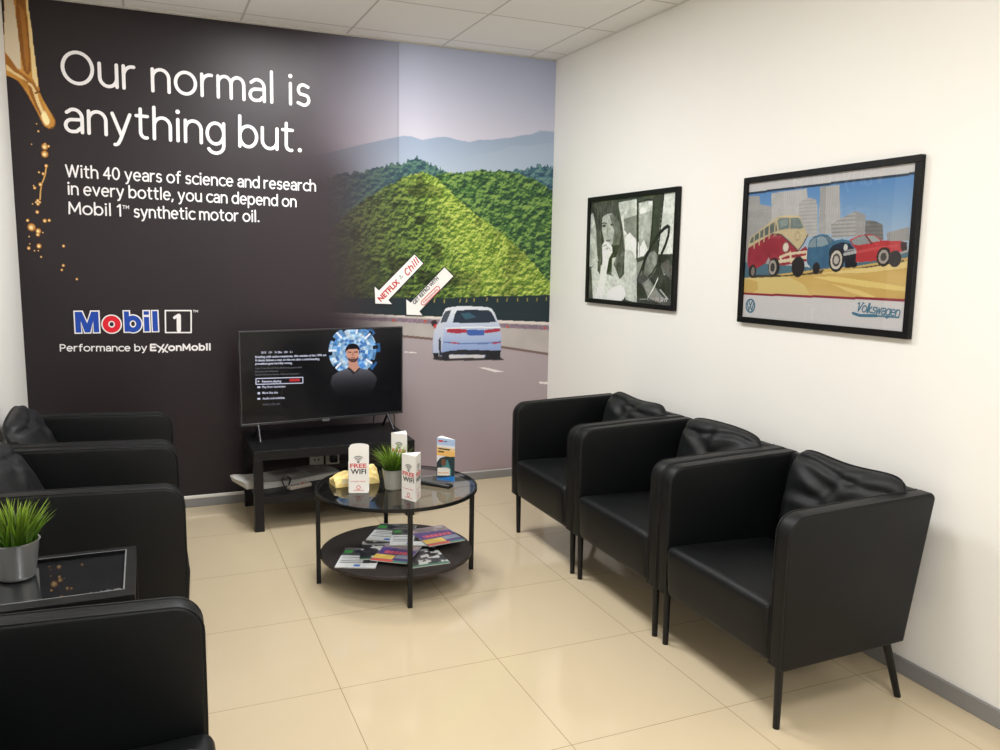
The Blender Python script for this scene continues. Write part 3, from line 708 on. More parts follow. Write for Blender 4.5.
t, f = arrow('white arrow sign reading GET RETRO WITH above a red outlined name, right of the two', [(-1.0253,1.1278),(-1.0269,1.2346),(-0.9951,1.2106),(-0.7686,1.4369),(-0.7035,1.3770),(-0.9329,1.1507),(-0.9090,1.1223)])
q = [(-0.9687,1.1934),(-0.8057,1.3586),(-0.9094,1.2067),(-0.8154,1.2955)]
bm = font_text('GET RETRO WITH', q[0], q[1], .024, f, .03); obj('lettering', bm, mat('print_dark_grey', rgb(70, 70, 72), .5), t)
bm = bmesh.new(); a, b = Vector(q[2]), Vector(q[3]); d = (b-a).normalized(); nrm = Vector((-d.y, d.x)); hw = .0155
ring = []
for k in range(13): ang = PI/2+PI*k/12; ring.append(tuple(a+hw*(math.cos(ang)*d+math.sin(ang)*nrm)))
for k in range(13): ang = -PI/2+PI*k/12; ring.append(tuple(b+hw*(math.cos(ang)*d+math.sin(ang)*nrm)))
stroke_bm(bm, [ring+[ring[0]]], .0055, f); font_text('Nintendo', tuple(a-nrm*.0065), tuple(b-nrm*.0065), .014, f, .02, bm=bm)
obj('red_emblem', bm, TXT_PINK, t)

# ------------------------------------------------------------------ framed pictures on the right wall
def frame(name, label, s0, s1, z0, z1, edge=.026, depth=.024, tilt=0.0):
    t = tag(empty(name, (0, -(s0+s1)/2, z0)), label, 'picture', 'framed pictures on the right wall')
    t.rotation_euler = (tilt, 0, 0)
    hw = (s1-s0)/2; h = z1-z0
    bm = bmesh.new()
    for a, b in (((-depth, -hw, 0), (-.001, hw, edge)), ((-depth, -hw, h-edge), (-.001, hw, h)), ((-depth, -hw, edge), (-.001, -hw+edge, h-edge)), ((-depth, hw-edge, edge), (-.001, hw, h-edge))):
        bm_box(bm, a, b, .0015, 1)
    obj('frame', bm, FRAME_BLACK, t)
    obj('backing', box((-.010, -hw+edge, edge), (-.001, hw-edge, h-edge)), PAPER, t)
    obj('glazing', flat([(-hw+edge, edge), (-hw+edge, h-edge), (hw-edge, h-edge), (hw-edge, edge)], lambda u, v: (-.0170, u, v)), PANE, t)
    yc = -(s0+s1)/2
    def loc(x): return lambda u, v: (x, -u-yc, v-z0)
    def loc3(u, v): return np.stack([np.full_like(u, -.0125), -u-yc, v-z0], 1)
    return t, loc, loc3
# --- colour poster
ps0, ps1, pz0, pz1 = 1.988, 2.930, 1.240, 1.894
t, loc, loc3 = frame('framed_poster', 'black framed colour poster of a bus and two vintage cars', ps0, ps1, pz0, pz1, tilt=-.014)
c = Canvas(np.arange(ps0+.018, ps1-.016, .0025), np.arange(pz0+.018, pz1-.016, .0025), (214, 212, 212))
sk_t = np.clip((c.Y-1.5)/.32, 0, 1)[..., None]
inner = [(1.9215,1.8241),(2.9624,1.8320),(3.0115,1.3808),(1.9635,1.3677)]
c.poly(inner, np.array([196, 208, 214])*(1-sk_t)+np.array([84, 142, 206])*sk_t)
bn = vnoise(c.X, c.Y, 30, 2, 2); stripes = (np.sin(c.Y*420) > .2)*14; vs_ = (np.sin(c.X*520) > .3)*10
def gray(b): return np.stack([b+14*bn, b+13*bn, b+9*bn], -1)
c.poly([(1.9221,1.8177),(2.0866,1.8084),(2.0937,1.7714),(2.1705,1.7557),(2.1978,1.4711),(1.9545,1.4647)], gray(158.))
c.poly([(2.1613,1.8149),(2.3727,1.8182),(2.3813,1.7791),(2.3985,1.6375),(2.1780,1.6410)], gray(192-vs_))
c.poly([(2.1613,1.8149),(2.2373,1.8151),(2.2543,1.6398),(2.1780,1.6410)], gray(180.))
c.poly([(2.3322,1.7588),(2.3533,1.7738),(2.3922,1.7797),(2.4289,1.7699),(2.4382,1.7381),(2.4500,1.6197),(2.3620,1.6208),(2.3372,1.7079)], gray(176-stripes))
c.poly([(2.4482,1.8200),(2.5484,1.8199),(2.5708,1.6565),(2.5505,1.6295),(2.4550,1.6309),(2.4499,1.7130)], gray(180-vs_))
c.poly([(2.4482,1.8200),(2.4782,1.8202),(2.4914,1.6304),(2.4550,1.6309)], gray(160.))
c.poly([(2.5202,1.6686),(2.5732,1.6890),(2.6406,1.7134),(2.6884,1.6958),(2.6940,1.6169),(2.5261,1.6111)], gray(166-stripes*2))
c.poly([(2.6406,1.7134),(2.6884,1.6958),(2.6940,1.6169),(2.6478,1.6174)], gray(150.))
c.poly([(2.6906,1.6748),(2.7319,1.6716),(2.7721,1.6571),(2.7821,1.5984),(2.6954,1.6032)], gray(112-stripes))
c.poly([(2.7945,1.6250),(2.8432,1.6343),(2.8905,1.6434),(2.8959,1.5937),(2.7978,1.5942)], gray(150-vs_))
c.poly([(1.9498,1.5163),(2.1766,1.5073),(2.4284,1.4945),(2.6747,1.5160),(2.9113,1.5599),(2.9306,1.4907),(1.9605,1.4000)], (74, 112, 130))
yn = vnoise(c.X*.5, c.Y*2, 9, 6, 2)
c.poly([(1.9572,1.4362),(2.1813,1.4585),(2.4296,1.4831),(2.6761,1.5032),(2.9255,1.5382),(2.9423,1.3815),(1.9635,1.3677)], np.stack([206+20*yn, 166+26*yn, 76+40*yn], -1))
c.poly([(1.9569,1.4388),(2.1277,1.4519),(2.3028,1.4538),(2.3879,1.4239),(2.4271,1.3815),(1.9636,1.3664)], (226, 200, 122))
c.poly([(2.0351,1.4388),(2.1022,1.4286),(2.1110,1.3938),(2.0605,1.3712),(2.0126,1.3688),(2.0168,1.4280)], (206, 166, 82), .7)
c.poly([(2.4322,1.4567),(2.5679,1.4589),(2.7625,1.4422),(2.9017,1.4276),(2.9035,1.4115),(2.7115,1.4231),(2.5405,1.4401)], (236, 208, 118))
c.poly([(2.4466,1.4686),(2.6772,1.4925),(2.9038,1.5200),(2.9061,1.4981),(2.7060,1.4762)], (240, 216, 138), .8)
c.poly([(2.5415,1.4301),(2.6858,1.4091),(2.7684,1.3857),(2.7157,1.3827),(2.6165,1.4057)], (240, 214, 130), .8)
c.line([(1.9215,1.8241),(2.9625,1.8311)], .010, (34, 56, 78))
c.line([(1.9632,1.3702),(3.0114,1.3818)], .010, (150, 34, 54))
# shadows under the vehicles
c.poly([(2.0390,1.4565),(2.2022,1.4613),(2.2660,1.4600),(2.4032,1.4702),(2.4988,1.4876),(2.4847,1.4695),(2.2666,1.4537),(2.0601,1.4439)], (52, 46, 40), .8)
c.poly([(2.5784,1.4978),(2.6767,1.4968),(2.8555,1.5192),(2.8790,1.5276),(2.8800,1.5176),(2.7042,1.4932)], (60, 52, 44), .7)
# bus
red = np.stack([146+26*bn, 30+16*bn, 46+16*bn], -1)
c.poly([(2.0296,1.5789),(2.0752,1.5985),(2.1491,1.6269),(2.1805,1.6392),(2.2214,1.6416),(2.2778,1.6129),(2.3244,1.5819),(2.3519,1.5635),(2.3880,1.5818),(2.4022,1.5637),(2.4064,1.5216),(2.2621,1.5007),(2.1835,1.5119),(2.1670,1.5373),(2.1507,1.5114),(2.0859,1.4841),(2.0359,1.4896),(2.0268,1.5227)], red)
c.poly([(2.0276,1.5789),(2.0382,1.6250),(2.0897,1.6503),(2.1395,1.6781),(2.1884,1.7008),(2.2103,1.7107),(2.2680,1.7131),(2.3290,1.7097),(2.3467,1.7019),(2.3622,1.6725),(2.3861,1.6419),(2.3916,1.6286),(2.3475,1.5648),(2.3244,1.5819),(2.2775,1.6160),(2.2309,1.6371),(2.1805,1.6392),(2.1400,1.6238)], (204, 186, 142))
c.poly([(2.0373,1.6033),(2.0472,1.6249),(2.0901,1.6457),(2.1450,1.6703),(2.1984,1.6923),(2.2133,1.6512),(2.1576,1.6363),(2.0928,1.6179),(2.0437,1.5987)], (88, 102, 98))
for q in [(2.0659,1.6344),(2.0996,1.6482),(2.1288,1.6617),(2.1612,1.6763),(2.1951,1.6880)]:
    c.line([q, (q[0]+.002, q[1]-.055)], .008, (196, 178, 136))
c.poly([(2.2092,1.6939),(2.2200,1.7035),(2.3297,1.7024),(2.3456,1.6959),(2.3678,1.6591),(2.3514,1.6546),(2.2821,1.6585),(2.2222,1.6523)], (112, 130, 126))
c.poly([(2.2823,1.7015),(2.2884,1.7013),(2.2909,1.6583),(2.2848,1.6585)], (196, 178, 136))
c.poly([(2.2257,1.6915),(2.2695,1.6983),(2.2762,1.6747),(2.2320,1.6633)], (146, 164, 158), .6)
c.poly([(2.2011,1.7117),(2.2679,1.7143),(2.3332,1.7096),(2.3502,1.7006),(2.2686,1.7069)], (224, 206, 158))
c.line([(2.1807,1.6379),(2.2357,1.6345),(2.2922,1.6004),(2.3434,1.5635),(2.3742,1.5939),(2.3943,1.6268)], .006, (90, 60, 50))
q = [(2.2705,1.5788),(2.3754,1.5818)]
c.disc(q[0], .020, (140, 120, 100), .022); c.disc(q[0], .016, (226, 218, 198), .018); 
q = [(2.3356,1.6245)]; c.disc(q[0], .016, (176, 158, 118), .02, inner=.7)
for pa, w in (('215,555 300,545 400,530 475,520', .012), ('275,520 330,500 400,492 472,484', .011), ('275,520 290,545', .009), ('348,488 352,555', .010), ('462,484 464,540', .009)):
    pass
c.line([(2.1833,1.5132),(2.2601,1.5207),(2.3466,1.5305),(2.4096,1.5397)], .014, (226, 212, 176)); c.line([(2.2388,1.5368),(2.2840,1.5497),(2.3442,1.5550),(2.4059,1.5601)], .011, (226, 212, 176))
c.line([(2.2989,1.5584),(2.3065,1.5164)], .010, (226, 212, 176)); c.line([(2.3959,1.5601),(2.4008,1.5276)], .010, (226, 212, 176)); c.line([(2.2370,1.5367),(2.2510,1.5225)], .010, (226, 212, 176))
for cc, r in (([(2.2038,1.4932)][0], .036), ([(2.3500,1.4963)][0], .038), ([(2.0653,1.4738)][0], .026)):
    c.disc(cc, r, (36, 32, 32), r*1.15)
q = [(2.1955,1.4930),(2.0692,1.4739)]; c.disc(q[0], .024, (168, 160, 148), .032); c.disc(q[0], .014, (60, 56, 56), .02); c.disc(q[1], .012, (130, 120, 110), .02)
# beetle
c.poly([(2.3961,1.5342),(2.3988,1.5711),(2.4053,1.6008),(2.4283,1.6211),(2.4643,1.6297),(2.5008,1.6269),(2.5261,1.6111),(2.5446,1.6021),(2.5817,1.6062),(2.6247,1.5994),(2.6517,1.5800),(2.6649,1.5586),(2.6655,1.5266),(2.6486,1.5026),(2.5929,1.4970),(2.5341,1.5024),(2.4602,1.4873),(2.4223,1.4932),(2.4016,1.5112)], np.stack([38+30*bn, 84+36*bn, 122+30*bn], -1))
c.poly([(2.4015,1.5756),(2.4116,1.6008),(2.4321,1.6143),(2.4414,1.6142),(2.4450,1.5779)], (128, 150, 160)); c.poly([(2.4509,1.5802),(2.4473,1.6164),(2.4743,1.6206),(2.4961,1.6136),(2.5135,1.5890),(2.4814,1.5802)], (136, 158, 166))
c.poly([(2.5012,1.6225),(2.5295,1.6067),(2.5224,1.5890),(2.4991,1.6136)], (96, 120, 134))
c.poly([(2.5160,1.5356),(2.5187,1.5668),(2.5376,1.5845),(2.5828,1.5953),(2.6203,1.5887),(2.6475,1.5671),(2.6643,1.5373),(2.6624,1.5029),(2.6073,1.4952),(2.5934,1.5474),(2.5716,1.5647),(2.5428,1.5624),(2.5267,1.5468)], (22, 40, 60))
c.poly([(2.5997,1.5420),(2.6630,1.5501),(2.6656,1.4987),(2.6075,1.4930)], (20, 24, 32))
for q_, r in (([(2.5597,1.5250)][0], .040), ([(2.4536,1.4917)][0], .020)):
    c.disc(q_, r, (34, 32, 34), r*1.2)
q_ = [(2.5583,1.5250)][0]; c.disc(q_, .030, (212, 204, 188), .037); c.disc(q_, .021, (70, 66, 66), .026); c.disc(q_, .013, (190, 184, 172), .016)
q_ = [(2.6021,1.5735)][0]; c.disc(q_, .010, (214, 214, 208), .013)
c.line([(2.5991,1.5474),(2.6433,1.5542),(2.6866,1.5588)], .012, (176, 178, 178)); c.line([(2.6006,1.5605),(2.6828,1.5694)], .006, (150, 152, 154))
# red car
c.poly([(2.6583,1.5157),(2.6560,1.5650),(2.6379,1.5800),(2.6187,1.6038),(2.6641,1.6183),(2.7173,1.6229),(2.7442,1.6163),(2.7772,1.5964),(2.8573,1.5939),(2.8869,1.5878),(2.8892,1.5558),(2.8525,1.5475),(2.8298,1.5289),(2.7542,1.5216)], np.stack([178+26*bn, 38+16*bn, 44+16*bn], -1))
c.poly([(2.6275,1.5994),(2.6646,1.6141),(2.6939,1.6180),(2.7262,1.5883),(2.6679,1.5821),(2.6402,1.5843)], (140, 150, 150)); c.poly([(2.7019,1.6179),(2.7391,1.6153),(2.7695,1.5964),(2.7312,1.5904)], (160, 170, 168))
c.line([(2.6963,1.6200),(2.7291,1.5862)], .007, (120, 24, 30))
c.poly([(2.6564,1.5607),(2.7487,1.5737),(2.8488,1.5818),(2.8497,1.5738),(2.7498,1.5633),(2.6578,1.5479)], (216, 86, 84), .6)
c.poly([(2.8600,1.5919),(2.8881,1.5878),(2.8890,1.5578),(2.8713,1.5537),(2.8599,1.5697)], (58, 34, 34)); c.line([(2.8525,1.5475),(2.8926,1.5578)], .008, (170, 168, 164))
for q_, r in (([(2.7886,1.5366)][0], .033), ([(2.8397,1.5291)][0], .028)):
    c.disc(q_, r, (40, 34, 34), r*1.1)
q_ = [(2.7874,1.5366)][0]; c.disc(q_, .023, (168, 160, 152), .026); c.disc(q_, .014, (78, 72, 70), .016)
c.C = c.C*.80+.08*c.C.mean(2, keepdims=True)+.02
c.mesh('print', loc3, POSTER_PAINT, t)
f = loc(-.0135)
o_, = [(2.0655,1.3180)]; r = .029
bm = bmesh.new(); stroke_bm(bm, [el(o_[0], o_[1], r, r)], .007, f)
stroke_bm(bm, [[(o_[0]-.013, o_[1]+.023), (o_[0], o_[1]+.002), (o_[0]+.013, o_[1]+.023)], [(o_[0]-.022, o_[1]+.012), (o_[0]-.011, o_[1]-.020), (o_[0], o_[1]-.001), (o_[0]+.011, o_[1]-.020), (o_[0]+.022, o_[1]+.012)]], .006, f)
obj('round_emblem', bm, TEAL, t)
q = [(2.6804,1.3287),(2.8768,1.3191)]; bm = stroke_text('Volkswagen', q[0], q[1], .024, .0048, f, gap=.18, shear=.22)
stroke_bm(bm, [[(2.6591,1.3206),(2.6959,1.3125),(2.8016,1.3164),(2.8772,1.3161)]], .006, f); stroke_bm(bm, [[(2.6648,1.3189),(2.6959,1.3125),(2.7757,1.3165)]], .011, f)
obj('script_lettering', bm, TEAL, t)

# --- black and white picture
bs0, bs1, bz0, bz1 = .535, 1.480, 1.242, 1.881
t, loc, loc3 = frame('framed_photograph', 'black framed black and white photograph of a woman beside a steering wheel', bs0, bs1, bz0, bz1, edge=.027, tilt=-.009)
c = Canvas(np.arange(bs0+.018, bs1-.016, .003), np.arange(bz0+.018, bz1-.016, .003), (92, 98, 94))
bn = vnoise(c.X, c.Y, 22, 9, 3)
def tone(a, b=40): return np.stack([a+b*(bn-.5), a+4+b*(bn-.5), a-2+b*(bn-.5)], -1)
c.C[:] = tone(78., 50)/255
c.poly([(0.5454,1.7728),(0.6057,1.7947),(0.6578,1.7772),(0.6917,1.7027),(0.7006,1.5123),(0.5920,1.4622),(0.5418,1.4612)], tone(168., 90))
c.poly([(0.8833,1.8348),(1.0818,1.8404),(1.0998,1.5060),(0.9814,1.5156),(0.8953,1.6752)], tone(182., 90))
c.poly([(0.9431,1.7364),(1.0845,1.7540),(1.0938,1.5834),(1.0145,1.6395),(0.9521,1.6741)], tone(126., 50))
c.poly([(0.9620,1.6288),(1.0130,1.6596),(1.0784,1.6221),(1.1320,1.5888),(1.1569,1.5287),(1.0870,1.5113),(0.9814,1.5156)], tone(206., 30))
c.poly([(1.0954,1.8223),(1.2331,1.8262),(1.2338,1.7222),(1.2195,1.5617),(1.1190,1.5217)], tone(150., 60))
c.poly([(1.1041,1.8153),(1.2333,1.8230),(1.2338,1.7700),(1.1128,1.7563)], tone(186., 110))
c.poly([(1.1232,1.5724),(1.1600,1.6160),(1.2039,1.5616),(1.1670,1.5266),(1.1231,1.5217)], tone(204., 30))
c.poly([(1.2312,1.8495),(1.3391,1.8590),(1.3104,1.6674),(1.2986,1.5353),(1.2167,1.5487),(1.2338,1.7222)], tone(66., 24))
c.line([(1.0841,1.8381),(1.0994,1.5115)], .016, (34, 38, 38)); c.line([(1.0993,1.8242),(1.1824,1.8309),(1.2331,1.8262),(1.2498,1.8085),(1.2381,1.6688),(1.2167,1.5487)], .010, (40, 44, 42))
c.poly([(1.3351,1.8624),(1.4390,1.8643),(1.4417,1.5376),(1.2985,1.5364),(1.3104,1.6674)], tone(188., 36))
c.line([(1.3388,1.8621),(1.3199,1.6882),(1.3023,1.5364)], .010, (34, 38, 38))
c.poly([(1.0802,1.4923),(1.1676,1.5200),(1.4308,1.5396),(1.4325,1.2599),(0.9806,1.2412)], tone(62., 44))
c.poly([(1.0806,1.4879),(1.1688,1.5047),(1.1546,1.4298),(1.0970,1.3834)], tone(130., 40))
# steering wheel and column
c.poly([(1.1867,1.5290),(1.2625,1.5564),(1.3065,1.5301),(1.2899,1.4552),(1.2360,1.4050),(1.1747,1.4304)], tone(118., 110))
c.poly([(1.3409,1.4776),(1.3806,1.4889),(1.4123,1.4373),(1.3674,1.4255)], tone(150., 110))
c.poly([(1.1581,1.3858),(1.2160,1.4098),(1.3779,1.2988),(1.3423,1.2775),(1.2247,1.3009)], tone(120., 36)); c.poly([(1.3344,1.4881),(1.4121,1.5051),(1.4230,1.4168),(1.3666,1.4360)], tone(84., 36))
c.line([(1.1052,1.3837),(1.1344,1.4292),(1.1876,1.5181),(1.2446,1.5885),(1.3083,1.6464),(1.3509,1.6709),(1.3828,1.6827),(1.3980,1.6741),(1.3940,1.6349),(1.3724,1.5882),(1.3394,1.5410),(1.3238,1.5038)], .020, (38, 42, 42))
c.line([(1.1090,1.3883),(1.1781,1.3865),(1.2532,1.4327),(1.3062,1.4876)], .012, (58, 62, 60))
c.line([(1.2247,1.3009),(1.2786,1.3580),(1.3127,1.4077)], .007, (190, 194, 188)); c.line([(1.3363,1.3499),(1.4145,1.3010)], .006, (180, 184, 180))
# woman: hair, face, raised arm, pale top
c.poly([(0.5403,1.8456),(0.7558,1.8527),(0.8694,1.8446),(0.8956,1.7889),(0.9287,1.6973),(0.9581,1.5949),(0.9728,1.5155),(0.9624,1.4241),(0.9164,1.3939),(0.8345,1.4672),(0.7875,1.4190),(0.7008,1.4764),(0.6622,1.5119),(0.6357,1.6801),(0.5947,1.7771)], tone(56., 46))
c.poly([(0.7019,1.7591),(0.7615,1.7757),(0.8208,1.7759),(0.8475,1.7198),(0.8533,1.6414),(0.8253,1.5930),(0.7758,1.5791),(0.7310,1.6170),(0.7030,1.6788)], tone(160., 26))
c.poly([(0.7804,1.7681),(0.8300,1.7732),(0.9007,1.7207),(0.9234,1.6520),(0.9015,1.5928),(0.8302,1.5884),(0.8417,1.6762)], tone(104., 40), .9)
c.disc([(0.7246,1.7055)][0], .022, (70, 72, 68), .008); c.disc([(0.8167,1.7091)][0], .018, (74, 76, 70), .008)
c.line([(0.6953,1.7192),(0.7281,1.7230),(0.7566,1.7153)], .007, (58, 60, 56)); c.line([(0.7715,1.7009),(0.7615,1.6484),(0.7852,1.6399)], .006, (120, 126, 116)); c.line([(0.7591,1.6168),(0.8005,1.6188)], .010, (100, 102, 96))
c.poly([(0.8311,1.5139),(0.9153,1.5263),(0.9775,1.5666),(1.0508,1.5500),(1.0957,1.5059),(1.1143,1.2678),(0.9996,1.2768),(0.9265,1.3769),(0.8289,1.4202)], tone(176., 26))
c.poly([(0.5878,1.4499),(0.6441,1.4923),(0.7032,1.4765),(0.7782,1.4187),(0.9248,1.4000),(0.9693,1.3326),(0.7987,1.2652),(0.6185,1.2608)], tone(186., 26))
c.poly([(0.7047,1.5886),(0.7404,1.6169),(0.7878,1.6049),(0.8263,1.5791),(0.8331,1.5488),(0.7945,1.5134),(0.7689,1.4184),(0.7523,1.3224),(0.7330,1.2613),(0.6262,1.2576),(0.6869,1.3678),(0.7205,1.5006)], tone(206., 22))
c.line([(0.7145,1.5839),(0.7562,1.5932),(0.7768,1.5650)], .006, (130, 136, 124)); c.line([(0.7442,1.5649),(0.7898,1.5768),(0.8143,1.5558)], .005, (140, 146, 134))
c.poly([(0.7854,1.3192),(0.8617,1.3463),(0.9277,1.3608),(0.9771,1.3445),(0.9972,1.3088),(0.9733,1.2799),(0.9264,1.2609),(0.7801,1.2641)], tone(226., 12))
c.poly([(0.8932,1.5261),(0.9633,1.5268),(0.9711,1.4244),(0.9252,1.3942),(0.8769,1.4449)], tone(70., 46), .9); c.poly([(0.6639,1.4878),(0.7032,1.4765),(0.6931,1.4162),(0.6624,1.4395)], tone(76., 40))
hair = vnoise(c.X*2.4, c.Y*.5, 60, 44, 2); hm = c._mask([(0.5900,1.8432),(0.7558,1.8527),(0.8694,1.8446),(0.9008,1.7774),(0.9434,1.6743),(0.9693,1.5609),(0.9693,1.4472),(0.9160,1.3997),(0.8473,1.4791),(0.9110,1.5836),(0.9278,1.6519),(0.8910,1.7323),(0.8118,1.7762),(0.7427,1.7788),(0.6979,1.7498),(0.6951,1.6552),(0.7197,1.5126),(0.6888,1.4762),(0.6508,1.5358),(0.6308,1.6802)]); c.put(hm, np.stack([36+96*hair, 38+96*hair, 36+92*hair], -1), .8)
c.C = np.clip((c.C*(.90+.2*vnoise(c.X, c.Y, 70, 45, 2)[..., None])-.40)*1.35+.42, .03, .95)
c.poly([(0.5300,1.2620),(1.4348,1.2748),(1.4369,1.2497),(0.5324,1.2271)], tone(70., 14), .55)
c.mesh('print', loc3, POSTER_PAINT, t)
f = loc(-.0135)
bm = bmesh.new(); stroke_bm(bm, [[(1.1455,1.2884),(1.2214,1.2928)]], .004, f)
for k, x in enumerate((200, 260, 320)):
    q = QR('640,290,25','%d,262 %d,262'.replace('%d', str(x))) if False else None
stroke_bm(bm, [[(1.2267,1.3010),(1.2278,1.2868)], [(1.2473,1.2886),(1.2465,1.2988),(1.2639,1.2998),(1.2648,1.2896)], [(1.2793,1.3018),(1.2720,1.2959),(1.2821,1.2907)]], .005, f)
stroke_bm(bm, [[(1.3035,1.2870),(1.3059,1.3044),(1.3263,1.2883),(1.3268,1.3045)], [(1.3526,1.2888),(1.3569,1.3051),(1.3719,1.3038),(1.3692,1.2909),(1.3526,1.2888)], [(1.3861,1.2887),(1.3868,1.3025),(1.4034,1.3024),(1.4026,1.2897)]], .008, f)
obj('caption_lettering', bm, TXT_PALE, t)

# ------------------------------------------------------------------ armchairs
FX = .292
def arm_profile():
    r = .068
    P = [(-.255, .225), (FX-.016, .212), (FX-.004, .222), (FX, .45), (FX, .735-r-.006)]
    P += [(FX-r+r*math.cos(a), .729-r+r*math.sin(a)) for a in [PI/2*k/8 for k in range(1, 9)]]
    P += [(0, .738), (-.320, .748)]
    P += [(-.320+.024*math.cos(a), .724+.024*math.sin(a)) for a in [PI/2+ (PI/2-.12)*k/4 for k in range(1, 5)]]
    return P
def make_chair(name):
    t = empty(name)
    prof = arm_profile()
    for s in (-1, 1):
        y0, y1 = sorted((s*.350, s*.288))
        a = obj('armrest', prism(prof, y0, y1, 'Y', .010, 3), LEATHER, t, True)
        for yy in (s*.3472, s*.2908):
            path = [(u, yy, v) for u, v in prof[2:-4]]
            obj('piping', tube(path, .0018, 6), SEAM, a, True)
    # backrest between the arms, leaning back
    bp = [(-.252, .225), (-.212, .225), (-.290, .738), (-.298, .746), (-.322, .746), (-.335, .734)]
    obj('backrest', prism(bp, -.290, .290, 'Y', .006, 2), LEATHER, t, True)
    # seat: deep upholstered block, soft front edge, a little crowned
    bm = box((-.195, -.287, .217), (FX+.012, .287, .426), .030, 5)
    bmesh.ops.subdivide_edges(bm, edges=[e for e in bm.edges if e.calc_length() > .3], cuts=7, use_grid_fill=True)
    for v in bm.verts:
        if v.co.z > .40:
            q = max(0, 1-(v.co.y/.287)**2)*max(0, 1-((v.co.x-.05)/.245)**2)
            v.co.z += .020*q - .018*max(0, (FX-v.co.x)/.49)
        if v.co.x > FX-.02 and v.co.z < .39:
            v.co.x -= .010*(.40-v.co.z)/.16
    obj('seat', bm, LEATHER, t, True)
    for sx, sy in ((1, 1), (1, -1), (-1, 1), (-1, -1)):
        top = (.262, sy*.316, .218) if sx > 0 else (-.205, sy*.318, .222); foot = (.258, sy*.316, 0) if sx > 0 else (-.287, sy*.318, 0)
        obj('leg', tube([top, foot], [.0145, .0115], 14), BLACK_METAL, t, True)
    return t
def cushion_mesh(seed, dx=0.0, dz=0.0, tilt=14, amp=.65, dy=0.0):
    """square leather cushion leaning on the backrest, with a few broad folds, in chair coordinates"""
    N = 44; rg = random.Random(seed); bm = bmesh.new()
    tilt = math.radians(tilt); c0 = Vector((-.222+dx, .020+dy, .600+dz)); hw = .266; hh = .200
    ux = Vector((0, 1, 0)); uz = Vector((-math.sin(tilt), 0, math.cos(tilt))); un = Vector((math.cos(tilt), 0, math.sin(tilt)))
    folds = [(rg.uniform(-.55, .0), rg.uniform(.1, .5), rg.uniform(-.9, -.4)), (rg.uniform(.0, .5), rg.uniform(.2, .6), rg.uniform(.5, 1.0)), (rg.uniform(-.7, .6), rg.uniform(-.3, .2), rg.uniform(-.3, .3)), (rg.uniform(-.2, .2), .55, PI/2+rg.uniform(-.2, .2))]
    rows = []; rim = {}
    for side in (1, -1):
        grid = []
        for j in range(N+1):
            row = []
            for i in range(N+1):
                a = PI*(i/N-.5); b = PI*(j/N-.5); u = math.sin(a)*.35+(-1+2*i/N)*.65; v = math.sin(b)*.35+(-1+2*j/N)*.65
                edge = max(0, 1-abs(u)**4)*max(0, 1-abs(v)**4)
                th = (.074 if side > 0 else .034)*edge**.5
                d = 0
                if side > 0:
                    for cu, cv_, an in folds:
                        du = (u-cu)*math.cos(an)+(v-cv_)*math.sin(an); dv = -(u-cu)*math.sin(an)+(v-cv_)*math.cos(an)
                        e = math.exp(-(du/.55)**2)
                        d += amp*e*(.013*math.exp(-(dv/.10)**2)-.016*math.exp(-((dv-.20)/.11)**2))
                    d -= .012*math.exp(-((v-.74+.10*math.cos(2.6*u+seed))/.07)**2)
                    d += .0015*math.sin(5*u+seed)*math.sin(4*v+2*seed)
                cr = 1-.11*(abs(u)*abs(v))**5; rx = cr*(1-.03*abs(v)**3); rz = cr*(1-.03*abs(u)**3)
                sag = -.012*(1-u*u)*max(0, v)+.006*math.sin(3*u+seed)*max(0, v)
                pt = c0+ux*(u*hw*rx)+uz*(v*hh*rz+sag)+un*(side*th+d*min(1, edge*2.5))
                if side > 0 and (i in (0, N) or j in (0, N)): rim[(i, j)] = pt.copy()
                row.append(bm.verts.new(pt))
            grid.append(row)
        rows.append(grid)
    for s_, gset in enumerate(rows):
        for j in range(N):
            for i in range(N):
                qd = (gset[j][i], gset[j][i+1], gset[j+1][i+1], gset[j+1][i])
                bm.faces.new(qd if s_ == 0 else tuple(reversed(qd)))
    bmesh.ops.remove_doubles(bm, verts=bm.verts, dist=.0004)
    bmesh.ops.recalc_face_normals(bm, faces=bm.faces)
    loop = [rim[(i, 0)] for i in range(N)]+[rim[(N, j)] for j in range(N)]+[rim[(i, N)] for i in range(N, 0, -1)]+[rim[(0, j)] for j in range(N, -1, -1)]
    return bm, loop
CH = [
 # x, y, facing, label, cushion label
 (-.443, -2.818, PI, 'black leather armchair under the framed car poster, nearest of the right-hand row', 'creased black leather cushion in the armchair under the framed car poster'),
 (-.443, -2.110, PI, 'black leather armchair in the middle of the three along the right wall', 'creased black leather cushion in the middle armchair of the right-hand row'),
 (-.443, -1.402, PI, 'black leather armchair below the black and white photograph, deepest of the right-hand row', 'black leather cushion in the armchair below the black and white photograph'),
 (-2.747, -1.120, 0, 'black leather armchair nearest the mural in the left-hand row', 'rumpled black leather cushion in the left-hand armchair nearest the mural'),
 (-2.747, -1.832, 0, 'black leather armchair on the left between the glass side table and another armchair', 'grey-black leather cushion behind the potted grass on the left'),
 (-2.748, -3.470, 0, 'black leather armchair in the near left corner, in front of the glass side table', None),
]
first = make_chair('armchair')
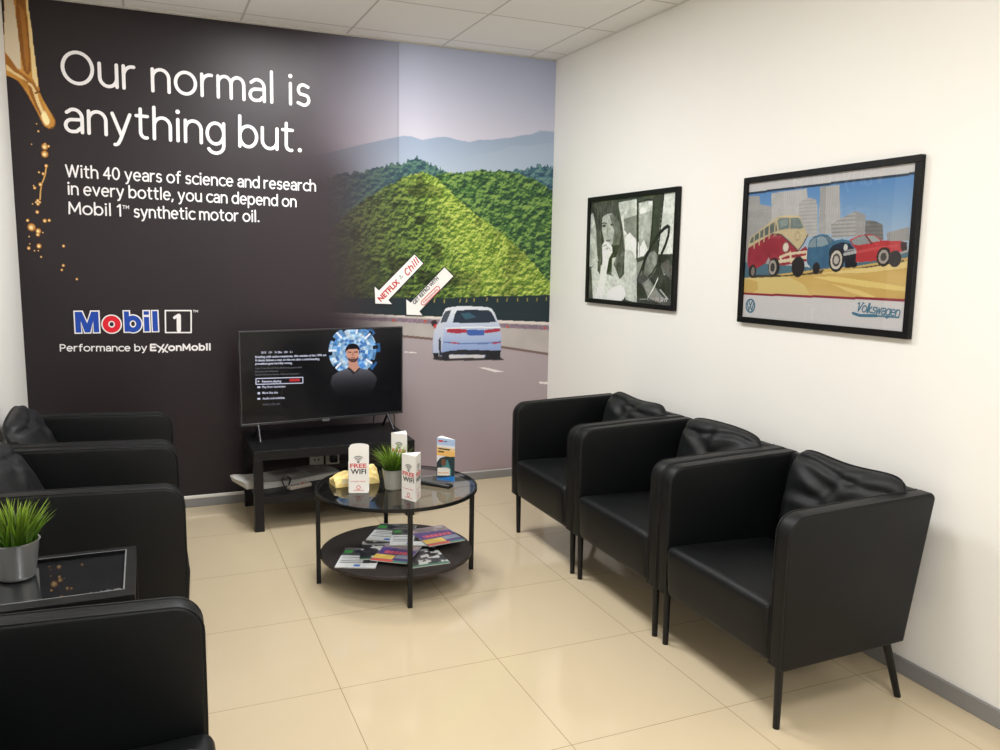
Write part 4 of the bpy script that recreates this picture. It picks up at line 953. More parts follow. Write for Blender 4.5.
for k, (x, y, rz, lab, clab) in enumerate(CH):
    r = first if k == 0 else copy_tree(first)
    r.location = (x, y, 0); r.rotation_euler = (0, 0, rz)
    tag(r, lab, 'armchair', 'black leather armchairs')
    if clab:
        cbm, rim = cushion_mesh(11+k*3, *((0, 0, 12, .62, (.03, .02, .02)[k]) if k < 3 else (-.050, .045, 25, .3) if k == 3 else (-.040, .030, 25, .35)))
        cu = obj('seat_cushion', cbm, LEATHER_SOFT, None, True, (x, y, 0)); cu.rotation_euler = (0, 0, rz)
        obj('piping', tube(rim, .0042, 6), LEATHER, cu, True)
        tag(cu, clab, 'cushion', 'black leather back cushions')

# ------------------------------------------------------------------ media bench under the television
bx0, bx1, by0, by1 = -2.052, -1.150, -.600, -.055
t = tag(empty('media_bench', ((bx0+bx1)/2, (by0+by1)/2, 0)), 'low black wooden bench with open shelf under the television', 'bench')
hx = (bx1-bx0)/2; hy = (by1-by0)/2
obj('bench_top', box((-hx, -hy, .398), (hx, hy, .45), .002), BLACK_WOOD, t)
for sx in (-1, 1):
    for sy in (-1, 1):
        x0, x1 = sorted((sx*hx, sx*(hx-.05))); y0, y1 = sorted((sy*hy, sy*(hy-.05)))
        obj('leg', box((x0+.0005, y0+.0005, 0), (x1-.0005, y1-.0005, .398), .0015), BLACK_WOOD, t)
obj('shelf', box((-hx+.01, -hy+.052, .172), (hx-.01, hy-.052, .190), .001), BLACK_WOOD, t)
obj('shelf_rail', box((-hx+.05, -hy+.012, .150), (hx-.05, -hy+.050, .190), .001), BLACK_WOOD, t)

# ------------------------------------------------------------------ television
TVX, TVY, TVR = -1.605, -.300, math.radians(7.05)
t = tag(empty('television', (TVX, TVY, .45), TVR), 'flat black television switched on, standing on the bench', 'television')
hw = .4885; zb = .092; zt = .628
obj('back_shell', box((-hw+.03, .004, zb+.03), (hw-.03, .045, zt-.10), .012), BLACK_PLASTIC, t)
bm = bmesh.new()
ez = .008
for a, b in (((-hw, -.010, zt-ez), (hw, .012, zt)), ((-hw, -.010, zb), (hw, .012, zb+.014)), ((-hw, -.010, zb+.014), (-hw+ez, .012, zt-ez)), ((hw-ez, -.010, zb+.014), (hw, .012, zt-ez))):
    bm_box(bm, a, b, .001, 1)
obj('bezel', bm, mat('tv_bezel', rgb(70, 70, 72), .32, metal=.6), t)
obj('panel_backing', box((-hw+ez, -.004, zb+.01), (hw-ez, .004, zt-ez)), BLACK_PLASTIC, t)
obj('sensor', box((-.022, -.0125, zb-.008), (.022, -.002, zb+.006), .001), GREY_PLASTIC, t)
for s in (-1, 1):
    ft = obj('foot', tube([(s*.392, 0, zb+.004), (s*.392+s*.008, -.080, .009), (s*.392+s*.008, -.088, .009)], .0075, 10), mat('tv_foot', rgb(48, 48, 52), .3, metal=.4), t, True)
    obj('rear_strut', tube([(s*.392, 0, zb+.004), (s*.392+s*.008, .088, .0085)], .0075, 10), BLACK_PLASTIC, ft, True)
sw0, sw1, sz0, sz1 = -hw+ez, hw-ez, zb+.014, zt-ez
c = Canvas(np.arange(sw0, sw1+.001, .0022), np.arange(sz0+.45, sz1+.4505, .0022), (5, 5, 7))
gl_ = vnoise(c.X, c.Y, 7, 3, 2)
ce = [(0.1698,0.9447)][0]; R1 = .148
ang = np.arctan2(c.Y-ce[1], c.X-ce[0]); rr = np.hypot(c.X-ce[0], c.Y-ce[1])
halo = np.exp(-((rr-.15)/.08)**2)[..., None]*np.array([22, 20, 18])
c.C += halo/255*.8
cell = np.floor(ang*11/PI)*7.3+np.floor(rr/.016)*3.1
h1 = np.mod(np.sin(cell*12.9898)*43758.5, 1)
bl = np.stack([70+150*h1**1.3, 120+115*h1, 190+60*h1], -1)
bl = bl*(.75+.5*vnoise(c.X, c.Y, 60, 5, 2)[..., None])
Mr = (rr < R1) ; c.put(Mr, np.clip(bl, 0, 255), .95)
Mo = (rr >= R1) & (rr < R1+.025) & (np.sin(ang*9+1) > .1) & (ang > -1.1) & (ang < 1.4); c.put(Mo, (60, 122, 190), .75)
Mo = (rr >= R1-.022) & (rr < R1+.012) & (np.sin(ang*10+.6) > .72); c.put(Mo, (16, 20, 30))
for a in (2.3, .72, 3.9, -.6, 3.1, 1.35): 
    c.line([(ce[0]+.105*math.cos(a), ce[1]+.105*math.sin(a)), (ce[0]+.142*math.cos(a), ce[1]+.142*math.sin(a))], .012, (236, 240, 250))
# the man on the picture
tg = np.clip((c.Y-(ce[1]-.30))/.22, 0, 1)[..., None]
c.poly([(0.0303,0.7537),(0.0430,0.8004),(0.0840,0.8258),(0.1333,0.8390),(0.1540,0.8419),(0.1914,0.8399),(0.2207,0.8343),(0.2713,0.8234),(0.3052,0.7931),(0.3222,0.7677),(0.3135,0.7356),(0.2531,0.6091),(0.1024,0.6208)], (np.array([4, 4, 5])+np.array([116, 114, 122])*tg**1.6))
c.poly([(0.1412,0.8887),(0.1976,0.8860),(0.2007,0.8554),(0.2173,0.8369),(0.1787,0.8069),(0.1342,0.8413),(0.1426,0.8584)], (196, 142, 122))
c.poly([(0.1325,0.8414),(0.1555,0.8210),(0.1719,0.7992),(0.1971,0.8155),(0.2190,0.8368),(0.2090,0.8405),(0.1820,0.8147),(0.1458,0.8455)], (46, 44, 50))
c.poly([(0.1285,0.9385),(0.1353,0.9604),(0.1518,0.9708),(0.1800,0.9713),(0.1982,0.9610),(0.2080,0.9382),(0.2078,0.9063),(0.1993,0.8859),(0.1842,0.8755),(0.1593,0.8767),(0.1412,0.8903),(0.1299,0.9131)], (206, 150, 128))
c.poly([(0.1332,0.9098),(0.1413,0.9015),(0.1545,0.8961),(0.1877,0.8961),(0.2044,0.9064),(0.1993,0.8859),(0.1842,0.8739),(0.1593,0.8751),(0.1412,0.8887)], (92, 62, 56))
c.poly([(0.1235,0.9340),(0.1271,0.9639),(0.1387,0.9777),(0.1553,0.9849),(0.1801,0.9856),(0.1999,0.9768),(0.2115,0.9588),(0.2130,0.9300),(0.2064,0.9431),(0.1964,0.9531),(0.1715,0.9525),(0.1434,0.9522),(0.1319,0.9447)], (20, 16, 20))
c.poly([(0.1384,0.9397),(0.1615,0.9371),(0.1614,0.9315),(0.1400,0.9333)], (44, 30, 30)); c.poly([(0.1764,0.9364),(0.1997,0.9386),(0.1996,0.9322),(0.1780,0.9308)], (44, 30, 30))
c.poly([(0.1664,0.9337),(0.1730,0.9334),(0.1778,0.9141),(0.1629,0.9148)], (176, 116, 96)); c.poly([(0.1562,0.9055),(0.1828,0.9043),(0.1827,0.8995),(0.1562,0.9007)], (120, 70, 68))
tv3 = lambda y: (lambda u, v: (u, y, v-.45))
c.mesh('screen', lambda u, v: np.stack([u, np.full_like(u, -.0065), v-.45], 1), SCREEN_PAINT, t)
scr_white = mat('screen_text', rgb(6, 6, 8), .3, emit=rgb(214, 218, 240), emit_s=.85); scr_grey = mat('screen_text_dim', rgb(6, 6, 8), .3, emit=rgb(140, 142, 156), emit_s=.6); scr_red = mat('screen_red', rgb(8, 6, 6), .3, emit=rgb(190, 40, 48), emit_s=.9)
f = tv3(-.0075)
lines = [('2012   12+   1h 58m   HD   5.1', [(-0.3676,0.9510),(-0.1914,0.9465)], .011, .02),
 ('Bristling with action sequences, this remake of the 1990 sci-', [(-0.4007,0.9268),(0.0094,0.9193)], .012, .03),
 ('fi classic follows a man on the run after a mind-bending', [(-0.4011,0.9080),(-0.0340,0.8988)], .012, .03),
 ('procedure goes horribly wrong.', [(-0.4016,0.8891),(-0.1933,0.8838)], .012, .03),
 ('Resume playing', [(-0.3668,0.7871),(-0.2586,0.7824)], .012, .03),
 ('Play from beginning', [(-0.3676,0.7557),(-0.2345,0.7503)], .012, .02),
 ('More like this', [(-0.3670,0.7221),(-0.2791,0.7180)], .012, .02),
 ('Audio and subtitles', [(-0.3665,0.6898),(-0.2400,0.6853)], .012, .02)]
bm = bmesh.new()
for s, q, h, b in lines: font_text(s, q[0], q[1], h, f, b, bm=bm)
q = [(-0.3996,0.8110),(-0.1333,0.8025),(-0.1339,0.7690),(-0.4004,0.7783)]; stroke_bm(bm, [q+[q[0]]], .005, f)
for q in ([(-0.3905,0.8002),(-0.3774,0.7939),(-0.3908,0.7886)], [(-0.3927,0.7662),(-0.3767,0.7652),(-0.3769,0.7556),(-0.3929,0.7567)], [(-0.3922,0.7334),(-0.3788,0.7325),(-0.3791,0.7202),(-0.3925,0.7211)], [(-0.3943,0.7007),(-0.3783,0.6996),(-0.3785,0.6900),(-0.3945,0.6911)]): flat(q, f, bm)
obj('menu_lettering', bm, scr_white, t)
for s, q, h in (('Cast: Colin Farrell, Kate Beckinsale, Jessica Biel', [(-0.4022,0.8647),(-0.1394,0.8566)], .009), ('Director: Len Wiseman', [(-0.4027,0.8458),(-0.2758,0.8427)], .009), ('Genres: Based on Books, Action & Adventure', [(-0.4031,0.8281),(-0.1555,0.8206)], .009), ('Add to My List', [(-0.3659,0.6560),(-0.2681,0.6540)], .010)):
    obj('credit_line', font_text(s, q[0], q[1], h, f, .0), scr_grey, t)
q = [(-0.2047,0.7901),(-0.1574,0.7886)]; bm = bmesh.new(); stroke_bm(bm, [q], .016, f); obj('progress_bar', bm, scr_red, t)
q = [(-0.1560,0.7878),(-0.1455,0.7872)]; 
# power lead
cab = obj('power_cable', tube(spline([(-1.20, -.195, .62), (-1.155, -.17, .535), (-1.135, -.12, .46), (-1.118, -.045, .33), (-1.16, -.03, .21), (-1.32, -.024, .19), (-1.47, -.024, .225)], 8), .0035, 6), BLACK_PLASTIC, None, True)
tag(cab, 'thin black cable hanging behind the right end of the television', 'cable')
cab = obj('signal_cable', tube(spline([(-1.30, -.205, .62), (-1.28, -.17, .54), (-1.262, -.09, .475), (-1.255, -.034, .43), (-1.262, -.028, .30), (-1.30, -.026, .25)], 8), .003, 6), BLACK_PLASTIC, None, True)
tag(cab, 'thin dark cable drooping under the right half of the television', 'cable')

# wall sockets under the bench
for k, (x, lab) in enumerate(((-1.605, 'white double wall socket under the bench, left of the plugged one'), (-1.505, 'white wall socket under the bench with a black plug in it'))):
    t = tag(empty('wall_socket', (x, -.001, .235)), lab, 'socket', 'sockets on the back wall')
    obj('socket_plate', box((-.043, -.010, -.043), (.043, 0, .043), .003), WHITE_PLASTIC, t)
    bm = bmesh.new()
    for px, pz in ((0, .018), (-.012, -.006), (.012, -.006)): bm_box(bm, (px-.004, -.0105, pz-.006), (px+.004, -.0095, pz+.006))
    obj('socket_holes', bm, TXT_BLACK, t)
plug = tag(obj('power_plug', box((-.022, -.045, -.024), (.022, 0, .024), .006), BLACK_PLASTIC, None, True, (-1.505, -.0112, .235)), 'black power plug pushed into the wall socket under the bench', 'plug')

# ------------------------------------------------------------------ things on the bench shelf
def cover(name, w, h, paint, parent, z, res=.004, m=COVER_PAINT):
    c = Canvas(np.linspace(-w/2, w/2, max(4, int(w/res))), np.linspace(-h/2, h/2, max(4, int(h/res))), (200, 200, 200))
    paint(c); return c.mesh(name, lambda u, v: np.stack([u, v, np.full_like(u, z)], 1), m, parent)
# newspaper with a curled end
t = tag(empty('newspaper', (-1.800, -.270, .1915), .28), 'folded newspaper lying on the bench shelf, its end curling out at left', 'newspaper')
N = 36; bm = bmesh.new(); prof = []
for i in range(N+1):
    s = i/N; x = -.33+.59*s
    z = .030 + .020*math.exp(-((s-.02)/.10)**2) + .004*math.sin(s*9)
    prof.append((x, z))
vs0 = []
for j, yy in enumerate(np.linspace(-.11, .11, 8)):
    vs0.append([bm.verts.new((x, yy+.004*math.sin(x*20), z+.004*math.sin(yy*24+x*8))) for x, z in prof])
vs1 = []
for j, yy in enumerate(np.linspace(-.11, .11, 8)):
    vs1.append([bm.verts.new((x+(.012 if i == 0 else 0), yy+.004*math.sin(x*20), .000+max(0, z-.034)*1.0)) for i, (x, z) in enumerate(prof)])
for A, flip in ((vs0, False), (vs1, True)):
    for j in range(7):
        for i in range(N):
            q = (A[j][i], A[j][i+1], A[j+1][i+1], A[j+1][i]); bm.faces.new(tuple(reversed(q)) if flip else q)
for j in (0, 7):
    for i in range(N): bm.faces.new((vs0[j][i], vs1[j][i], vs1[j][i+1], vs0[j][i+1]))
for i in (0, N):
    for j in range(7): bm.faces.new((vs0[j][i], vs0[j+1][i], vs1[j+1][i], vs1[j][i]))
bmesh.ops.recalc_face_normals(bm, faces=bm.faces)
obj('pages', bm, PAPER, t, True)
def paint_news(c):
    c.C[:] = np.array([196, 194, 188])/255
    for k in range(26):
        y = -.13+.010*k
        for x0 in (-.12, -.02, .08):
            c.line([(x0, y), (x0+.08, y)], .004, (120, 118, 114))
    c.poly([(-.1, .0), (.06, .0), (.06, .1), (-.1, .1)], (128, 126, 120)); c.poly([(.08, -.1), (.2, -.1), (.2, 0), (.08, 0)], (150, 146, 138))
cover('front_page', .38, .20, paint_news, t, .0385, .004)
# small white handset and black adaptor on the shelf edge
t = tag(empty('remote_handset', (-1.790, -.465, .1905), .40), 'small pale remote handset with red button on the front of the bench shelf', 'remote')
obj('handset_body', box((-.070, -.022, 0), (.070, .022, .022), .006, 3), mat('pale_plastic', rgb(170, 160, 148), .45), t, True)
obj('button', lathe([(0, .0005), (.007, .0005), (.007, .004), (0, .005)], 16), TXT_RED, t, True, (.02, 0, .0215))
bm = bmesh.new()
for i in range(4):
    for j in range(2): bm_box(bm, (-.055+.014*i, -.012+.014*j, .0215), (-.047+.014*i, -.004+.014*j, .0235))
obj('keys', bm, GREY_PLASTIC, t)
t = obj('coiled_cable', tube([(.022*math.cos(a)*(1+.15*math.sin(3*a)), -.004*a/6, .036+.030*math.sin(a)) for a in np.linspace(0, 4*PI, 60)], .0042, 6), BLACK_PLASTIC, None, True, (-1.862, -.455, .197))
tag(t, 'small coil of black cable on the front of the bench shelf beside the newspaper', 'cable')

# ------------------------------------------------------------------ round coffee table
TX, TY, TZ = -1.503, -1.452, .446
t = tag(empty('coffee_table', (TX, TY, 0)), 'round black metal coffee table with glass top and lower wooden shelf', 'table')
R = .376
obj('top_ring', lathe([(R, TZ-.015), (R, TZ), (R-.008, TZ), (R-.008, TZ-.005), (R-.018, TZ-.005), (R-.018, TZ-.015)], 96, True), BLACK_METAL, t, True)
obj('glass_top', lathe([(0, TZ-.001), (R-.0095, TZ-.001)], 96), GLASS, t)
obj('shelf', lathe([(0, .121), (R-.024, .121), (R-.021, .124), (R-.021, .136), (R-.024, .139), (0, .139)], 96), SHELF_WOOD, t)
for k, (ax, ay) in enumerate(((-1.864, -1.409), (-1.547, -1.799), (-1.142, -1.495), (-1.459, -1.105))):
    a = math.atan2(ay-TY, ax-TX); ca, sa = math.cos(a), math.sin(a)
    l = obj('leg', box((-.010, -.010, 0), (.010, .010, TZ-.015), .001), BLACK_METAL, t, False, ((R-.012)*ca, (R-.012)*sa, 0)); l.rotation_euler = (0, 0, a)
# cable and small black box clipped beneath the glass
o = tag(obj('adaptor_box', box((-.030, -.018, -.022), (.030, .018, 0), .004), BLACK_PLASTIC, None, False, (-1.56, -1.70, TZ-.0225)), 'small black box fixed under the front edge of the glass table top', 'box')
o = tag(obj('adaptor_lead', tube(spline([(-1.59, -1.70, TZ-.034), (-1.64, -1.66, TZ-.045), (-1.74, -1.60, TZ-.050), (-1.80, -1.52, TZ-.040)], 8), .003, 6), BLACK_PLASTIC, None, True), 'thin black lead hanging beneath the glass table top', 'cable')

# ------------------------------------------------------------------ things on the coffee table
Z = TZ
def wifi_face(w, h, f, parent, wifi=True):
    """printing of one face; f maps (u in -w/2..w/2, v in 0..h) to parent coordinates"""
    k = w/.088
    bm = bmesh.new(); cy = h*.655
    for r in (.011, .019, .027): stroke_bm(bm, [arc(0, cy, r*k, r*k, 48, 132, 8)], .0045*k, f)
    bm.faces.new([bm.verts.new(f(.006*k*math.cos(a), cy+.006*k*math.sin(a))) for a in np.linspace(0, 2*PI, 11)[:-1]])
    obj('signal_symbol', bm, TXT_GREY, parent)
    obj('red_word', font_text('FREE', (-w*.43, h*.535), (w*.43, h*.535), h*.085, f, .03), TXT_PINK, parent)
    obj('black_word', font_text('WIFI', (-w*.40, h*.405), (w*.40, h*.405), h*.105, f, .02), TXT_BLACK, parent)
    bm = bmesh.new(); stroke_bm(bm, [[(-w*.36, h*.25), (-w*.30, h*.25)], [(-w*.25, h*.25), (w*.02, h*.25)], [(w*.08, h*.25), (w*.36, h*.25)], [(-w*.25, h*.06), (w*.25, h*.06)]], h*.010, f)
    stroke_bm(bm, [el(0, h*.12, .008*k, .009*k)], .003*k, f)
    obj('small_print', bm, TXT_PINK, parent)
def arch_panel(w, h, rise, tk, y):
    P = [(-w/2, 0), (w/2, 0), (w/2, h-rise)]+[(w/2*math.cos(a), h-rise+rise*math.sin(a)) for a in np.linspace(0, PI, 13)[1:-1]]+[(-w/2, h-rise)]
    return prism(P, y, y+tk, 'Y')
# arched tent card
a0 = math.atan2(-1.523+1.517, -1.659+1.744)
t = tag(empty('table_sign', (-1.7015, -1.520, Z), a0-.25), 'white FREE WIFI table card with arched top in front of the yellow packet', 'sign', 'white wifi table signs')
obj('front_panel', arch_panel(.086, .220, .012, .0012, 0), WHITE_CARD, t)
side = prism([(-.044, 0), (-.044, .165), (-.060, .165), (-.062, 0)], 0, 0.05, 'Y')
obj('rear_panel', arch_panel(.086, .216, .012, .0012, .058), WHITE_CARD, t)
obj('base_flap', box((-.043, .001, 0), (.043, .058, .0012)), WHITE_CARD, t)
obj('side_flap', box((-.0462, .012, 0), (-.0450, .050, .140)), WHITE_CARD, t)
wifi_face(.086, .220, lambda u, v: (u, -.0008, v), t)
# three-sided tent cards
def tri_sign(loc, rz, label, w=.086, h=.205):
    t = tag(empty('table_sign', loc, rz), label, 'sign', 'white wifi table signs')
    hgt = w*math.sqrt(3)/2; P = [(-w/2, hgt/3), (0, -2*hgt/3), (w/2, hgt/3)]
    obj('card_body', prism(P, 0, h, 'Z'), WHITE_CARD, t)
    for a, b in ((P[0], P[1]), (P[1], P[2]), (P[2], P[0])):
        d = Vector((b[0]-a[0], b[1]-a[1])).normalized(); n = Vector((d.y, -d.x)); m_ = Vector(((a[0]+b[0])/2, (a[1]+b[1])/2))
        wifi_face(w, h, (lambda u, v, d=d, n=n, m_=m_: (m_.x+d.x*u+n.x*.0008, m_.y+d.y*u+n.y*.0008, v)), t)
    return t
tri_sign((-1.500, -1.690, Z), -.05, 'three-sided white FREE WIFI table card in front of the potted grass')
tri_sign((-1.424, -1.258, Z), .30, 'three-sided white FREE WIFI table card behind the potted grass')
# brochure stand
t = tag(empty('brochure_stand', (-1.248, -1.440, Z), -.84), 'three-sided colourful brochure stand with blue base at the right of the table', 'brochure stand')
w, h = .098, .205; hgt = .052; P = [(-w/2, -.018), (w/2, -.018), (w*.42, hgt)]
obj('card_body', prism([(-w/2, -.018), (w/2, -.018), (-w*.50, hgt*.5)], 0, h, 'Z'), WHITE_CARD, t)
def paint_bro(c):
    X, Y = c.X, c.Y+h/2; tt = Y/h
    c.C[:] = np.array([226, 226, 230])/255
    c.put((tt > .84), (176, 200, 232)); c.put((tt > .58) & (tt <= .74), (240, 190, 110)); c.put((tt > .70) & (tt <= .78), (236, 204, 150))
    c.put((tt <= .10), (40, 126, 208)); 
    c.poly([(-.05, -.095), (-.05, -.02), (-.03, .004), (.0, .016), (.05, .018), (.05, -.095)], (46, 62, 68))
    c.poly([(-.02, -.02), (.01, .0), (.03, -.05), (.03, -.08), (-.02, -.06)], (78, 140, 140)); c.disc((-.012, -.015), .014, (122, 84, 62), .018)
    c.poly([(-.046, -.085), (.022, -.076), (.024, -.046), (.010, -.038), (-.046, -.046)], (236, 230, 222)); c.line([(-.04, -.07), (.015, -.064)], .004, (226, 170, 110))
    c.poly([(-.05, -.113), (-.05, -.10), (.05, -.075), (.05, -.113)], (40, 126, 208))
    c.line([(-.038, .087), (-.018, .088)], .008, (206, 60, 70)); c.line([(-.01, .087), (.005, .088)], .004, (90, 60, 90))
    for x0, x1, y in ((-.038, -.008, .050), (-.004, .020, .050), (-.038, -.012, .036)): c.line([(x0, y), (x1, y)], .007, (70, 58, 44))
cc = Canvas(np.linspace(-w/2, w/2, 40), np.linspace(-h/2, h/2, 90)); paint_bro(cc)
cc.mesh('front_print', lambda u, v: np.stack([u, np.full_like(u, -.0188), v+h/2], 1), COVER_PAINT, t)
# yellow packet of tissues
t = tag(empty('tissue_packet', (-1.680, -1.350, Z), .10), 'crumpled yellow and white tissue packet behind the arched wifi card', 'packet')
bm = bmesh.new(); N = 22; gr = []
for j in range(N+1):
    row = []
    for i in range(N+1):
        u = -1+2*i/N; v = -1+2*j/N
        hgt = .076*(1-.72*abs(v)**1.3)*(.60+.40*min(1, (u+1)/1.2))*(1-max(0, abs(u)-.96)*5)
        row.append(bm.verts.new((u*.106, v*.050, max(.002, hgt+.006*math.sin(9*u+4*v)+.005*math.sin(15*v+6*u)))))
    gr.append(row)
for j in range(N):
    for i in range(N): bm.faces.new((gr[j][i], gr[j][i+1], gr[j+1][i+1], gr[j+1][i]))
bd = [e for e in bm.edges if e.is_boundary]
ret = bmesh.ops.extrude_edge_only(bm, edges=bd); 
for v in [g_ for g_ in ret['geom'] if isinstance(g_, bmesh.types.BMVert)]: v.co.z = 0
bmesh.ops.holes_fill(bm, edges=[e for e in bm.edges if e.is_boundary], sides=0)
bmesh.ops.recalc_face_normals(bm, faces=bm.faces)
obj('wrapper', bm, NAPKIN, t, True)
bm = bmesh.new(); bm_box(bm, (-.08, -.0525, .014), (.02, -.0505, .040), .0005, 1); obj('white_band', bm, mat('packet_label', rgb(238, 224, 180), .5), t)
# potted grass
def make_grass(name, loc, label, pot_r=.060, pot_h=.112, n=170, spread=.085, length=.15, seed=1, hue=0, pot_m=None):
    t = tag(empty(name, loc), label, 'potted plant', 'potted artificial grass')
    rb = pot_r*.76
    obj('pot', lathe([(0, 0), (rb-.003, 0), (rb, .003), (rb+.0015, .012), (pot_r-.001, pot_h-.004), (pot_r+.0018, pot_h-.002), (pot_r+.0018, pot_h), (pot_r-.003, pot_h), (pot_r-.005, pot_h-.02), (rb, .03), (0, .03)], 48), pot_m or ZINC, t, True)
    obj('soil', lathe([(0, pot_h-.016), (pot_r-.006, pot_h-.018)], 24), SOIL, t)
    rg = random.Random(seed); bm = bmesh.new(); cl = bm.loops.layers.float_color.new('Col')
    for k in range(n):
        a = rg.uniform(0, 2*PI); r = pot_r*.80*math.sqrt(rg.random()); bx_, by_ = r*math.cos(a), r*math.sin(a)
        da = a+rg.uniform(-.7, .7); out = spread*(r/(pot_r*.8))*rg.uniform(.5, 1.25)+rg.uniform(0, .022); L = length*rg.uniform(.62, 1.05)*(1-.15*(r/pot_r))
        w = rg.uniform(.0022, .0042); S = 6; rows = []
        tw = rg.uniform(0, PI)
        for s in range(S+1):
            q = s/S; x = bx_+math.cos(da)*out*q**1.9; y = by_+math.sin(da)*out*q**1.9; z = pot_h-.018+L*(q-.18*(out/length)*q*q*q)
            ww = w*(1-q**2.2)*(1 if q > 0 else .8)+.0002
            rows.append((bm.verts.new((x-math.sin(tw)*ww, y+math.cos(tw)*ww, z)), bm.verts.new((x+math.sin(tw)*ww, y-math.cos(tw)*ww, z))))
        br = rg.uniform(.75, 1.2)
        for s in range(S):
            fc = bm.faces.new((rows[s][0], rows[s][1], rows[s+1][1], rows[s+1][0]))
            for l in fc.loops:
                q = (l.vert.co.z-pot_h)/length; q = min(1, max(0, q))
                base = np.array([54, 90, 12])*(1-q)+np.array([172+hue, 200, 70])*q
                l[cl] = rgb(*np.clip(base*br, 0, 255))
    obj('grass_blades', bm, GRASS, t, True)
    return t
make_grass('potted_grass', (-1.535, -1.500, Z), 'artificial grass in a small grey-white pot between the wifi cards', .049, .094, 170, .085, .140, 3)
# remote control
a0 = math.atan2(-1.597+1.47, -1.282+1.391)
t = tag(empty('remote_control', (-1.345, -1.520, Z), a0), 'black television remote control lying beside the brochure stand', 'remote')
obj('remote_body', box((-.095, -.021, .0), (.095, .021, .018), .007, 3), BLACK_PLASTIC, t, True)
bm = bmesh.new()
for i in range(9):
    for j in range(3): bm_box(bm, (-.075+.016*i, -.014+.0105*j, .0175), (-.065+.016*i, -.007+.0105*j, .0195), .001, 1)
obj('buttons', bm, GREY_PLASTIC, t)
# little clear plastic cup
t = tag(obj('clear_cup', lathe([(0, 0), (.016, 0), (.018, .045), (.0165, .045), (.0148, .003), (0, .003)], 24), CLEAR, None, True, (-1.535, -1.325, Z)), 'tiny clear plastic cup behind the potted grass', 'cup')

# ------------------------------------------------------------------ magazines on the lower shelf
def mag(label, x, y, z, rz, w, h, paint, th=.005):
    t = tag(empty('magazine', (x, y, z), rz), label, 'magazine', 'magazines on the lower shelf')
    w *= .90; h *= .88
    obj('pages', box((-w/2, -h/2, 0), (w/2, h/2, th), .0008, 1), PAPER, t)
    cover('cover', w, h, paint, t, th+.0006, .004)
    return t
def news_white(seed):
    rg = random.Random(seed)
    def p(c):
        w = c.xs[-1]; h = c.ys[-1]; n = vnoise(c.X, c.Y, 50, seed, 2)
        c.C[:] = np.stack([214+20*n, 216+20*n, 218+20*n], -1)/255
        c.poly([(-w, h*.18), (w, h*.18), (w, h), (-w, h)], np.stack([24+110*n, 26+106*n, 28+106*n], -1))
        c.disc((-w*.2, h*.62), .022, (34, 34, 50)); c.poly([(-w*.95, h*.45), (-w*.5, h*.45), (-w*.5, h*.75), (-w*.95, h*.75)], (66, 160, 72))
        for k in range(5):
            y = h*.2-k*.022; c.line([(-w*.85, y), (w*rg.uniform(.2, .8), y)], .006, (90, 90, 96))
        c.poly([(-w*.1, -h*.9), (w*.2, -h*.9), (w*.2, -h*.72), (-w*.1, -h*.72)], (56, 110, 190))
        c.poly([(w*.25, -h*.55), (w*.95, -h*.55), (w*.95, h*.1), (w*.25, h*.1)], (36, 36, 40))
    return p
def dark_cov(seed):
    def p(c):
        w = c.xs[-1]; h = c.ys[-1]; n = vnoise(c.X, c.Y, 34, seed, 3)
        c.C[:] = np.stack([20+150*n**2, 20+146*n**2, 24+146*n**2], -1)/255
        c.put(n > .62, (206, 206, 204)); c.poly([(-w*.9, h*.55), (w*.5, h*.55), (w*.5, h*.72), (-w*.9, h*.72)], (186, 186, 190), .7)
        c.poly([(-w, -h), (w, -h), (w, -h*.86), (-w, -h*.86)], (62, 122, 96))
    return p
def purple_cov(seed):
    def p(c):
        w = c.xs[-1]; h = c.ys[-1]; n = vnoise(c.X, c.Y, 40, seed, 2)
        c.C[:] = np.stack([70+40*n, 56+30*n, 116+40*n], -1)/255
        c.poly([(-w, h*.55), (w, h*.35), (w, h), (-w, h)], np.stack([110+100*n, 100+90*n, 104+90*n], -1))
        c.poly([(-w*.7, -h*.15), (w*.8, -h*.15), (w*.8, h*.12), (-w*.7, h*.12)], (232, 96, 108))
        for k in range(6): 
            x = -w*.65+k*w*.24; c.line([(x, -h*.12), (x+w*.06, h*.09)], .005, (88, 70, 140))
        c.poly([(-w, -h*.78), (w*.1, -h*.78), (w*.1, -h*.32), (-w, -h*.32)], np.stack([226+20*n, 180+40*n, 70+60*n], -1))
        c.poly([(w*.15, -h*.6), (w, -h*.6), (w, -h*.25), (w*.15, -h*.25)], (150, 160, 176))
        c.poly([(-w, -h), (w*.2, -h), (w*.2, -h*.82), (-w, -h*.82)], (230, 96, 84)); c.poly([(w*.2, -h), (w, -h), (w, -h*.84), (w*.2, -h*.84)], (78, 150, 130))
    return p
S0 = .1395
mag('white magazine with green spot at the left edge of the lower shelf', -1.700, -1.53, S0, -.42, .20, .27, news_white(3))
mag('dark magazine lying behind the left white magazine on the lower shelf', -1.590, -1.480, S0+.0062, -.30, .20, .26, dark_cov(5))
mag('purple and yellow magazine on top of the near left pile', -1.535, -1.560, S0+.0126, -.62, .19, .26, purple_cov(7))
mag('dark magazine with green edge behind the front table leg', -1.425, -1.610, S0, .0, .20, .27, dark_cov(9))
mag('white magazine with green patch at the back of the lower shelf', -1.480, -1.285, S0+.0126, -.55, .21, .28, news_white(13))
mag('white magazine in the middle of the lower shelf, over another', -1.420, -1.390, S0+.0190, -.35, .20, .27, news_white(17))
mag('purple magazine with teal edge at the right of the lower shelf', -1.300, -1.430, S0+.0254, .12, .21, .28, purple_cov(19))

